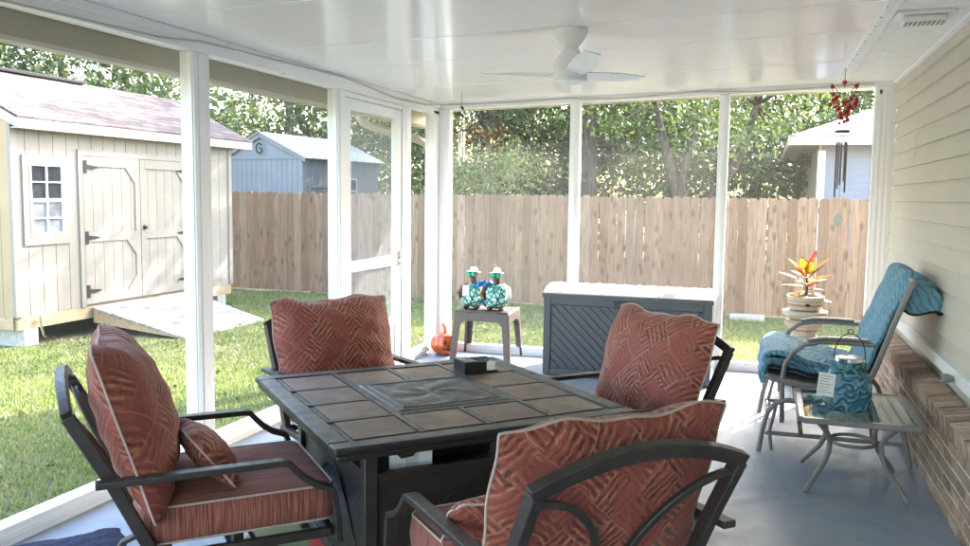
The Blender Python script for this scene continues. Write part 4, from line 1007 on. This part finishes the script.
for ph, mt in ((0, 'black'), (math.pi, 'white')):
    MB().tube([(.013 * math.cos(i * .6 + ph), .013 * math.sin(i * .6 + ph), -.14 - .008 * i) for i in range(14)], .009, 8).build('twist', M[mt], wc)
MB().lathe([(.001, -.32), (.04, -.32), (.04, -.328), (.001, -.328)], k=20).tube([(0, 0, -.25), (0, 0, -.75)], .001, 4).build('chime_plate', M['lampglass'], wc)
for k in range(5):
    a = k * 1.257; x, y = .028 * math.cos(a), .028 * math.sin(a); L = (.24, .28, .32, .26, .22)[k]
    MB().tube([(x, y, -.36), (x, y, -.36 - L)], .006, 8).tube([(x, y, -.328), (x, y, -.36)], .001, 4).build('chime_tube', M['chrome'], wc)

# ------------------------------------------------------------------ fence
fc = thing('wooden_fence', 'tall dog eared brown plank privacy fence across the back of the yard', 'fence', (-3, 13.5, GZ))
s = MB(); x = -15; r_ = random.Random(4)
while x < 9:
    w_ = .138; zt = 1.675 + r_.uniform(-.012, .012) - GZ; y = r_.uniform(-.004, .004); tl = r_.uniform(-.003, .003)
    s.prism([(x + 3, y, .03), (x + 3 + w_, y, .03), (x + 3 + w_ + tl, y, zt - .035), (x + 3 + w_ - .03 + tl, y, zt), (x + 3 + .03 + tl, y, zt), (x + 3 + tl, y, zt - .035)], (0, .016, 0))
    x += w_ + r_.choice((.003, .003, .004, .005, .011))
s.build('picket_row', M['fence'], fc, smooth=False)
s = MB()
for z in (.3, .95, 1.6): s.box((-12, .024, z), (12, .06, z + .085))
s.build('rail', M['fence'], fc)
for k in range(11): MB().box((-12 + k * 2.4, .062, 0), (-12 + k * 2.4 + .09, .15, 1.75)).build('fence_post', M['fence'], fc)
o = MB().box((-.42, 12.9, GZ), (.08, 13.2, GZ + .08)).build('concrete_block', M['concrete'], bevel=.01); tag(o, 'pale flat concrete block in the grass at the foot of the fence', 'block')

# ------------------------------------------------------------------ shed
sh = thing('garden_shed', 'cream wooden garden shed with double doors, white window and pinkish shingle roof', 'shed', (-8, 9.4, GZ))
def sb(mb, name, mat, par=None, **k):
    o = mb.build(name, mat, None, **k); o.parent = par or sh
    if not par: o.matrix_parent_inverse = Matrix.Translation((8, -9.4, -GZ))
    return o
SX = -8.; y0, y1 = 7.33, 11.42; zb, zt = .21, 2.50
s = MB().box((-10.58, y0 + .012, zb), (SX - .015, y1 - .01, zt)); 
s.prism([(-10.58, y0 + .012, zt), (SX - .015, y0 + .012, zt), (-9.30, y0 + .012, 3.10)], (0, y1 - y0 - .022, 0)); sb(s, 'wall_core', M['shedwall'], smooth=False)
s = MB(); y = y0
dl, dr = 8.30, 10.42  # door opening
while y < y1 - .01:
    e = min(y + .2, y1)
    for a, b in ((y, e),):
        if b <= dl or a >= dr: s.box((SX - .0145, a + .004, zb), (SX, b - .004, zt - .06))
        else:
            if a < dl: s.box((SX - .0145, a + .004, zb), (SX, dl, zt - .06))
            if b > dr: s.box((SX - .0145, dr, zb), (SX, b - .004, zt - .06))
            aa, bb = max(a, dl), min(b, dr); s.box((SX - .0145, aa + .004 * (aa == a), 2.16), (SX, bb - .004 * (bb == b), zt - .06))
    y += .2
sb(s, 'front_boards', M['shedwall'], smooth=False)
s = MB(); x = -10.58
while x < SX - .02: s.box((x + .003, y0, zb), (min(x + .2, SX) - .003, y0 + .0115, zt + min(x + 2.0 + 8.58, 2.58 - (x + 10.58)) * 0)); x += .2
sb(s, 'gable_boards', M['shedgable'], smooth=False)
s = MB().box((SX - .03, y0 - .012, zb), (SX + .018, y0 + .07, zt - .06)).box((SX - .03, y1 - .07, zb), (SX + .018, y1 + .012, zt - .06)); sb(s, 'corner_trim', M['shedwall'])
# doors
for a, b, hs_ in ((8.36, 9.355, 0), (9.365, 10.36, 1)):
    s = MB(); y = a
    while y < b - .01:
        e = min(y + .1665, b); s.box((SX - .012, y + .003, zb + .03), (SX + .006, e - .003, 2.08)); y = e
    dr_ = sb(s, 'shed_door', M['shedwall'], smooth=False)
    s = MB(); lo, hi = zb + .03, 2.08
    for p, q in (((a, lo), (a + .09, hi)), ((b - .09, lo), (b, hi)), ((a + .09, lo), (b - .09, lo + .12)), ((a + .09, hi - .12), (b - .09, hi)), ((a + .09, 1.02), (b - .09, 1.13))): s.box((SX + .006, p[0] + .001, p[1]), (SX + .022, q[0] - .001, q[1]))
    sy = b - .09 if hs_ == 0 else b - .09
    for zc in (hi - .12, 1.02): s.prism([(SX + .006, sy, zc), (SX + .006, sy - .17, zc), (SX + .006, sy, zc - .2)], (.016, 0, 0))
    s.prism([(SX + .006, sy, lo + .12), (SX + .006, sy - .17, lo + .12), (SX + .006, sy, lo + .3)], (.016, 0, 0))
    o = sb(s, 'door_trim', M['shedwall'], dr_); 
    for zc in (.40, 1.07, 1.95):
        ya = a + .01 if hs_ == 0 else b - .01; sg = 1 if hs_ == 0 else -1
        s = MB().box((SX + .023, min(ya, ya + sg * .05), zc - .08), (SX + .030, max(ya, ya + sg * .05), zc + .08)); s.prism([(SX + .023, ya + sg * .05, zc - .028), (SX + .023, ya + sg * .24, zc - .008), (SX + .023, ya + sg * .24, zc + .008), (SX + .023, ya + sg * .05, zc + .028)], (.007, 0, 0))
        o = sb(s, 'hinge', M['hinge'], dr_)
s = MB().box((SX, 8.29, zb), (SX + .022, 8.355, 2.16)).box((SX, 10.365, zb), (SX + .022, 10.43, 2.16)).box((SX, 8.355, 2.085), (SX + .022, 10.365, 2.16)); sb(s, 'door_casing', M['shedwall'])
s = MB().box((SX + .022, 9.40, 1.14), (SX + .032, 9.45, 1.20)).tube([(SX + .032, 9.425, 1.17), (SX + .07, 9.425, 1.17)], .016, 10); sb(s, 'door_latch', M['hinge'])
# window
wy0, wy1, wz0, wz1 = 7.56, 8.05, 1.12, 1.96
s = MB().box((SX, wy0 - .09, wz1), (SX + .02, wy1 + .09, wz1 + .10)).box((SX, wy0 - .09, wz0 - .10), (SX + .02, wy1 + .09, wz0)).box((SX, wy0 - .09, wz0), (SX + .02, wy0, wz1)).box((SX, wy1, wz0), (SX + .02, wy1 + .09, wz1)); sb(s, 'window_casing', M['shedwall'])
s = MB(); m_ = (wz0 + wz1) / 2
for p, q in (((wy0, wz0), (wy0 + .025, wz1)), ((wy1 - .025, wz0), (wy1, wz1)), ((wy0 + .025, wz0), (wy1 - .025, wz0 + .035)), ((wy0 + .025, wz1 - .025), (wy1 - .025, wz1)), ((wy0 + .025, m_ - .02), (wy1 - .025, m_ + .02)), (((wy0 + wy1) / 2 - .008, wz0 + .035), ((wy0 + wy1) / 2 + .008, m_ - .02)), (((wy0 + wy1) / 2 - .008, m_ + .02), ((wy0 + wy1) / 2 + .008, wz1 - .025))): s.box((SX + .004, p[0], p[1]), (SX + .028, q[0], q[1]))
for zc in ((wz0 + m_) / 2, (m_ + wz1) / 2): s.box((SX + .004, wy0 + .025, zc - .007), (SX + .026, (wy0 + wy1) / 2 - .008, zc + .007)).box((SX + .004, (wy0 + wy1) / 2 + .008, zc - .007), (SX + .026, wy1 - .025, zc + .007))
wn = sb(s, 'window_frame', M['white'])
sb(MB().box((SX + .001, wy0 + .02, m_), (SX + .008, wy1 - .02, wz1 - .02)), 'upper_pane', M['winglass'], wn)
sb(MB().box((SX + .001, wy0 + .02, wz0 + .02), (SX + .008, wy1 - .02, m_ - .001)), 'lower_pane', M['winscreen'], wn)
# roof
rz, rx = 3.17, -9.30; ez, exx = 2.475, -7.84
s = MB().prism([(rx, y0 - .03, rz), (exx, y0 - .03, ez), (exx, y0 - .03, ez - .02), (rx, y0 - .03, rz - .03)], (0, y1 - y0 + .42, 0)); s.prism([(rx, y0 - .03, rz), (-10.76, y0 - .03, ez), (-10.76, y0 - .03, ez - .02), (rx, y0 - .03, rz - .03)], (0, y1 - y0 + .42, 0))
rf = sb(s, 'roof', M['shingle'], smooth=False, uv=lambda c: (c.y, abs(c.x + 9.3) * 1.12))
sb(MB().box((rx - .12, 7.75, rz - .015), (rx + .1, 9.75, rz + .03)), 'ridge_vent', M['greyshingle'], rf, bevel=.01)
s = MB().box((exx - .03, y0 - .028, ez - .135), (exx - .008, y1 + .38, ez - .022)).box((SX + .002, y0, ez - .134), (exx - .031, y1 + .3, ez - .12)); 
s.prism([(rx, y0 - .028, rz - .032), (exx - .031, y0 - .028, ez - .022), (exx - .031, y0 - .028, ez - .13), (rx, y0 - .028, rz - .15)], (0, .02, 0)); sb(s, 'fascia', M['offwhite'], bevel=.003)
# skids, blocks, ramp
s = MB().box((SX - .04, y0 + .02, .06), (SX, y1 - .02, zb - .002)); sb(s, 'floor_skid', M['newwood'])
s = MB().box((-10.5, y0, .06), (SX - .05, y0 + .04, zb - .002)).box((-10.5, y0 - .10, .10), (SX - .3, y0 - .01, .14)); sb(s, 'end_joist', M['newwood'])
for y in (7.42, 9.2, 11.05):
    s = MB().box((SX - .4, y, GZ), (SX + .0, y + .21, .058)); sb(s, 'support_block', M['concrete'], bevel=.01)
s = MB().tube([(SX + .03, 7.62, .20), (SX + .045, 7.63, .06), (SX + .05, 7.66, -.04), (SX + .04, 7.70, -.06)], .014, 8); sb(s, 'anchor_strap', M['chrome'])
rm = thing('shed_ramp', 'weathered plank ramp leading down from the shed doors to the grass', 'ramp', (-7.4, 9.4, GZ))
s = MB(); y = 8.44
ya, yb = 8.44, 10.36; nb = 10
for k in range(nb):
    t0, t1 = k / nb, (k + 1) / nb; f0 = lambda t: (-7.975 + 1.33 * t, .20 - .345 * t)
    (xa, za), (xb, zb2) = f0(t0), f0(t1); j0 = ya + .15 * t0; j1 = yb - .05 * t1
    s.add([(xa, j0, za), (xb - .006, j0, zb2), (xb - .006, j1, zb2), (xa, j1, za), (xa, j0, za - .03), (xb - .006, j0, zb2 - .03), (xb - .006, j1, zb2 - .03), (xa, j1, za - .03)], [(0, 1, 2, 3), (7, 6, 5, 4), (0, 4, 5, 1), (1, 5, 6, 2), (2, 6, 7, 3), (3, 7, 4, 0)])
o = s.build('ramp_board', wood_mat('pale_ramp_wood', [(.30, .265, .235), (.38, .34, .305), (.26, .235, .21)], axis='y'), smooth=False); o.parent = rm; o.matrix_parent_inverse = Matrix.Translation((7.4, -9.4, -GZ))
for y in (8.46, 10.28):
    s = MB().prism([(-7.975, y, .168), (-6.66, y + (.13 if y < 9 else 0), -.176 + .02), (-7.975, y, -.0)], (0, .035, 0)); o = s.build('ramp_stringer', M['newwood'], rm); o.matrix_parent_inverse = Matrix.Translation((7.4, -9.4, -GZ))

# ------------------------------------------------------------------ blue-grey neighbour shed behind the fence
s2 = thing('blue_shed', 'blue grey gabled shed with a white metal roof and letter G behind the fence', 'shed', (-10.1, 17.2, GZ), R(-7.5))
# local: x from -2.4 (left) to 0, y from 0 to 3.2 ; base at GZ
E_, A_ = 2.50 - GZ, 3.06 - GZ
s = MB()
s.box((-2.4, .012, 0), (-.012, 3.2, E_)); s.prism([(-2.4, .012, E_), (-.012, .012, E_), (-1.2, .012, A_ - .05)], (0, 3.18, 0)); s.build('wall', M['blueshed'], s2, smooth=False)
s = MB(); x = -2.4
while x < -.05: s.box((x + .004, 0, 0), (x + .146, .0115, E_ - .05)); x += .15
s.build('front_boards', M['blueshed'], s2, smooth=False)
s = MB(); y = .0
while y < 3.1: s.box((-.0115, y + .004, 0), (0, y + .146, E_ - .05)); y += .15
s.build('side_boards', M['blueshed'], s2, smooth=False)
s = MB().box((-2.45, -.02, E_ - .05), (.01, -.001, E_ + .03)); 
s.prism([(-2.52, -.06, E_ - .03), (-1.2, -.06, A_), (.12, -.06, E_ - .03), (.12, -.06, E_ - .13), (-1.2, -.06, A_ - .10), (-2.52, -.06, E_ - .13)], (0, .03, 0)); s.box((.0, -.03, 0), (.02, .10, E_ - .14)).box((-.1, -.02, 0), (.0, -.001, E_ - .06)); s.build('trim', M['blueshed'], s2)
s = MB()
for sg in (-1, 1): s.prism([(-1.2, -.10, A_ + .02), (-1.2 + sg * 1.36, -.10, E_ - .03), (-1.2 + sg * 1.36, -.10, E_ - .05), (-1.2, -.10, A_)], (0, 3.4, 0))
rfo = s.build('roof', M['metalroof'], s2, smooth=False)
s = MB()
for k in range(12):
    y = -.08 + k * .29
    for sg in (-1, 1): s.bar((-1.2, y, A_ + .028), (-1.2 + sg * 1.36, y, E_ - .022), .03, .014)
s.build('roof_rib', M['metalroof'], rfo)
s = MB().tube([(.115 * math.cos(R(a)) * .8, 0, .115 * math.sin(R(a))) for a in range(40, 331, 15)] + [(.088, 0, .0), (.02, 0, .0)], .016, 8); s.build('letter_g', M['hinge'], s2, loc=(-1.2, -.075, E_ + .20))
s = MB().box((.001, 1.45, 1.55), (.03, 2.15, 2.2)); wf = s.build('window', M['offwhite'], s2)
s = MB()
for a, b in ((1.50, 1.78), (1.82, 2.10)):
    for c, d_ in ((1.60, 1.86), (1.90, 2.15)): s.box((.03, a, c), (.034, b, d_))
s.build('pane', M['winglass'], wf)
s = MB().box((.001, .2, 0), (.02, .26, 2.0)).box((.001, 1.1, 0), (.02, 1.16, 2.0)).box((.001, .26, 1.94), (.02, 1.1, 2.0)); s.build('side_door_trim', M['blueshed'], s2)

# ------------------------------------------------------------------ neighbour house
nh = thing('neighbour_house', 'blue grey sided house with a grey hip roof behind the fence on the right', 'house', (1.0, 18, GZ))
def nb_(mb, name, mat, **k):
    o = mb.build(name, mat, None, **k); o.parent = nh; o.matrix_parent_inverse = Matrix.Translation((-1.0, -18, -GZ)); return o
s = MB(); z = 0.
while z < 2.75:
    s.add([(1.05, 18 - .004, z + .125), (12, 18 - .004, z + .125), (12, 17.984, z), (1.05, 17.984, z), (1.05, 18, z), (12, 18, z)], [(0, 1, 2, 3), (3, 2, 5, 4)]); z += .125
nb_(s, 'siding', M['bluesiding'], smooth=False)
nb_(MB().box((1.0, 18.001, GZ), (12, 26, 2.74)), 'wall', M['siding'], smooth=False)
nb_(MB().box((.98, 17.975, GZ), (1.12, 18.02, 2.62)), 'corner_trim', M['white'])
s = MB().prism([(.45, 17.45, 2.72), (12, 17.45, 2.72), (12, 17.45, 2.76), (.45, 17.45, 2.76)], (0, .56, 0)); s.box((.45, 18.01, 2.72), (.995, 26, 2.75)); nb_(s, 'soffit', M['siding'], smooth=False)
s = MB().box((.43, 17.42, 2.70), (12, 17.449, 2.86)).box((.40, 17.42, 2.70), (.429, 26, 2.86)); nb_(s, 'fascia', M['white'])
s = MB().add([(.38, 17.38, 2.865), (12.6, 17.38, 2.865), (12.6, 26.6, 2.865), (.38, 26.6, 2.865), (4.6, 22.0, 4.55), (9, 22.0, 4.55)], [(0, 1, 5, 4), (1, 2, 5), (2, 3, 4, 5), (3, 0, 4), (0, 3, 2, 1)])
nb_(s, 'roof', M['greyshingle'], smooth=False, uv=lambda c: (c.x, c.y))

# ------------------------------------------------------------------ trees
def crown_np(seed, rx, ry, rz_, nclump, per, leaf, spread=.34, low=-1.):
    r = np.random.default_rng(seed); C = []
    while len(C) < nclump:
        p = r.uniform(-1, 1, 3); d = np.linalg.norm(p)
        if d > 1 or d < .35 or p[2] < low: continue
        p *= (1 + .18 * np.sin(p[0] * 5 + seed) * np.cos(p[1] * 4 + seed * 2)); C.append(p * np.array([rx, ry, rz_]))
    C = np.array(C); cs = r.uniform(.6, 1.35, nclump)
    P = (C[:, None, :] + r.normal(0, spread, (nclump, per, 3)) * cs[:, None, None] * np.array([1, 1, .62])).reshape(-1, 3); n = len(P)
    a = r.normal(0, 1, (n, 3)); a /= np.linalg.norm(a, axis=1)[:, None]; b = np.cross(a, r.normal(0, 1, (n, 3))); b /= np.linalg.norm(b, axis=1)[:, None]
    L = leaf * r.uniform(.6, 1.3, n)[:, None]; W = L * .42; 
    V = np.stack([P - a * L, P + b * W, P + a * L, P - b * W], 1).reshape(-1, 3); return V, np.arange(4 * n).reshape(-1, 4), C
meshes = {}
def tree_mesh(kind, seed, h, rad, mat, leaf, ncl, per, trunk_r, fork=False, base=.2, sparse=1., rzf=.52):
    t = thing('tree', 'x', 'tree')
    zc = h * (base + 1) / 2; rz_ = h * (1 - base) / 2
    V, F, C = crown_np(seed, rad, rad * .9, rz_, ncl, per, leaf); V = V + np.array([0, 0, zc])
    r = random.Random(seed); s = MB()
    def limb(p, q, r0, r1, bend=.15, n=6):
        p, q = Vector(p), Vector(q); off = Vector((r.uniform(-1, 1), r.uniform(-1, 1), r.uniform(-.3, .5))) * bend * (q - p).length
        pts = [p.lerp(q, i / n) + off * math.sin(math.pi * i / n) for i in range(n + 1)]
        s.tube(pts, [r0 + (r1 - r0) * i / n for i in range(n + 1)], 9); return pts[-1]
    if fork:
        j = limb((0, 0, -.1), (.1, 0, h * .2), trunk_r * 1.25, trunk_r, .03)
        tops = [limb(j, (-.7, .2, h * .62), trunk_r * .75, trunk_r * .35, .08), limb(j, (1.5, .1, h * .60), trunk_r * .8, trunk_r * .35, .14), limb(j, (.3, .5, h * .55), trunk_r * .5, trunk_r * .3)]
    else:
        j = limb((0, 0, -.1), (r.uniform(-.15, .15), 0, h * .48), trunk_r * 1.2, trunk_r * .8, .03); tops = [j, limb(j, (0, 0, h * .85), trunk_r * .8, trunk_r * .25, .06), Vector((0, 0, h * .38))]
    for c in C[:: max(1, ncl // 22)]:
        q = Vector(c) + Vector((0, 0, zc)); src = min(tops, key=lambda p: (p - q).length); limb(src, q, trunk_r * .26, .012, .12, 5)
    s.build('trunk', M['bark'], t); np_mesh('crown', V, F, mat, t); return t
protos = {}
def tree(kind, x, y, sc_, rz, label, group='trees beyond the fence', zs=1.):
    P_ = dict(
        oak=dict(seed=3, h=6.2, rad=2.9, mat=M['leafd'], leaf=.062, ncl=125, per=150, trunk_r=.16, base=.12),
        oak2=dict(seed=12, h=6.6, rad=2.7, mat=M['leafm'], leaf=.06, ncl=90, per=150, trunk_r=.15, base=.18),
        forked=dict(seed=21, h=7.0, rad=3.0, mat=M['leafm'], leaf=.08, ncl=70, per=95, trunk_r=.17, base=.38, fork=True),
        tall=dict(seed=33, h=9.0, rad=2.3, mat=M['leafd'], leaf=.10, ncl=52, per=85, trunk_r=.17, base=.45),
        shrub=dict(seed=41, h=2.9, rad=1.25, mat=M['leafl'], leaf=.05, ncl=70, per=75, trunk_r=.04, base=.05),
        red=dict(seed=47, h=4.6, rad=1.0, mat=M['leafo'], leaf=.06, ncl=10, per=60, trunk_r=.06, base=.55))[kind]
    if kind not in protos: protos[kind] = t = tree_mesh(kind, **P_)
    else: t = copy_tree(protos[kind])
    t.location = (x, y, GZ); t.rotation_euler = (0, 0, rz); t.scale = (sc_, sc_, sc_ * zs); tag(t, label, 'tree' if kind != 'shrub' else 'shrub', group)
    nm = {'shrub': 'shrub', 'red': 'tree'}.get(kind, 'tree'); 
    if nm != 'tree': t.name = nm
tree('forked', -1.45, 16.2, .84, 0, 'forked tree with two leaning limbs beyond the fence between the second and third back posts')
tree('oak', -4.1, 20.2, 1.0, .5, 'dark trunked oak beyond the fence right beside the second back post')
tree('oak2', -.2, 22.4, 1.05, 1.1, 'mid green oak right of the forked tree, left of the grey roofed house')
tree('shrub', -5.2, 15.8, 1.0, 0, 'pale sunlit shrub rising over the fence beside the corner post')
tree('oak', -7.3, 21.5, 1.05, 2.1, 'dense dark oak beyond the fence seen through the narrow pane by the corner post')
tree('red', -6.15, 18.2, .82, 0, 'slim tree with reddening leaves above the pale shrub')
tree('oak2', -5.6, 24.5, 1.1, 3.0, 'mid green oak far behind the pale shrub')
tree('oak', -2.6, 25.5, 1.1, 4.0, 'dark oak far behind the forked tree')
tree('oak2', 2.6, 27.5, 1.12, 5.2, 'mid green oak rising behind the grey roofed house')
tree('oak', 5.5, 29.0, 1.2, .9, 'dark oak behind the right end of the grey roofed house')
tree('oak', 1.0, 26.0, 1.0, 2.8, 'dark oak just left of the grey roofed house')
tree('oak2', -9.6, 25.0, 1.15, .2, 'mid green oak directly behind the blue grey shed')
tree('oak', -12.6, 23.0, 1.05, 1.6, 'dark oak to the left behind the blue grey shed')
tree('oak2', -15.2, 20.5, 1.1, 2.2, 'mid green oak behind the far end of the cream shed roof')
tree('oak', -16.5, 16.6, 1.1, 3.3, 'dark oak behind the middle of the cream shed roof')
tree('oak2', -17.6, 13.4, 1.1, 4.4, 'mid green oak behind the near end of the cream shed roof')
tree('oak', -20, 10.4, 1.2, 5.0, 'dark oak at the far left edge beyond the cream shed')
tree('tall', -17.6, 29.0, 1.25, 1.0, 'tall thin trunked pine rising above the blue grey shed')
tree('tall', -3.6, 17.9, 1.0, .4, 'tall open crowned tree beyond the fence whose shade dapples the shed', zs=1.08)
tree('tall', -6.0, 19.0, 1.0, 2.4, 'tall open crowned tree between the pale shrub and the blue grey shed', zs=1.05)
tree('tall', -9.0, 17.1, .85, 3.4, 'tall open crowned tree just right of the blue grey shed')
# far wood closing the horizon
V, F, _ = crown_np(77, 1, 1, 1, 300, 75, .24, .9); r = np.random.default_rng(5)
C = np.stack([r.uniform(-60, 22, 300), r.uniform(34, 44, 300), r.uniform(-.5, 7.0, 300)], 1)
C[:, 1] -= np.clip((-C[:, 0] - 15) * .5, 0, 22)
P = (C[:, None, :] + r.normal(0, .9, (300, 75, 3))).reshape(-1, 3); n = len(P)
a = r.normal(0, 1, (n, 3)); a /= np.linalg.norm(a, axis=1)[:, None]; b = np.cross(a, r.normal(0, 1, (n, 3))); b /= np.linalg.norm(b, axis=1)[:, None]
V = np.stack([P - a * .3, P + b * .14, P + a * .3, P - b * .14], 1).reshape(-1, 3)
o = np_mesh('woods', V, np.arange(4 * n).reshape(-1, 4), M['leafd']); tag(o, 'distant dark green woods closing the horizon', 'woods', kind='stuff')

# ------------------------------------------------------------------ camera
yaw = math.atan(278 / 842. * math.cos(math.atan(77 / 842.))); pit = math.atan(77 / 842.); rol = .012
fw = Vector((-math.sin(yaw) * math.cos(pit), math.cos(yaw) * math.cos(pit), -math.sin(pit))); rt = Vector((math.cos(yaw), math.sin(yaw), 0)); up = rt.cross(fw)
r2 = rt * math.cos(rol) + up * math.sin(rol); u2 = -rt * math.sin(rol) + up * math.cos(rol)
cd = bpy.data.cameras.new('camera'); cam = bpy.data.objects.new('camera', cd); col.objects.link(cam)
mw = Matrix((( r2.x, u2.x, -fw.x, 0), (r2.y, u2.y, -fw.y, 0), (r2.z, u2.z, -fw.z, H), (0, 0, 0, 1))); cam.matrix_world = mw
cd.sensor_width = 36; cd.lens = 36 * 842 / 970; cd.clip_end = 2000; cd.clip_start = .05
sc.camera = cam
# ------------------------------------------------------------------ light
sd = Vector((.45, 1, .716)).normalized(); el = math.asin(sd.z); az = math.atan2(sd.x, sd.y)
w = bpy.data.worlds.new('World'); sc.world = w; w.use_nodes = True; nt = w.node_tree
sky = nt.nodes.new('ShaderNodeTexSky'); sky.sky_type = 'NISHITA'; sky.sun_disc = False; sky.sun_elevation = el; sky.sun_rotation = az; sky.air_density = 1.4; sky.dust_density = 3.2; sky.ozone_density = 1.8
bg = nt.nodes['Background']; nt.links.new(sky.outputs[0], bg.inputs[0]); bg.inputs[1].default_value = .15
ld_ = bpy.data.lights.new('sun', 'SUN'); ld_.energy = 2.0; ld_.angle = R(.53); ld_.color = (1, .955, .92)
so = bpy.data.objects.new('sun', ld_); col.objects.link(so); so.rotation_euler = (-sd).to_track_quat('-Z', 'Y').to_euler(); so.location = (5, 15, 12)
vs_ = sc.view_settings; vs_.view_transform = 'Standard'; vs_.look = 'None'; vs_.exposure = 3.68; vs_.gamma = 1; vs_.use_curve_mapping = False
c = sc.cycles
c.max_bounces = 12; c.diffuse_bounces = 6; c.transparent_max_bounces = 24; c.transmission_bounces = 8
try: c.use_denoising = True; c.sample_clamp_indirect = 8
except Exception: pass
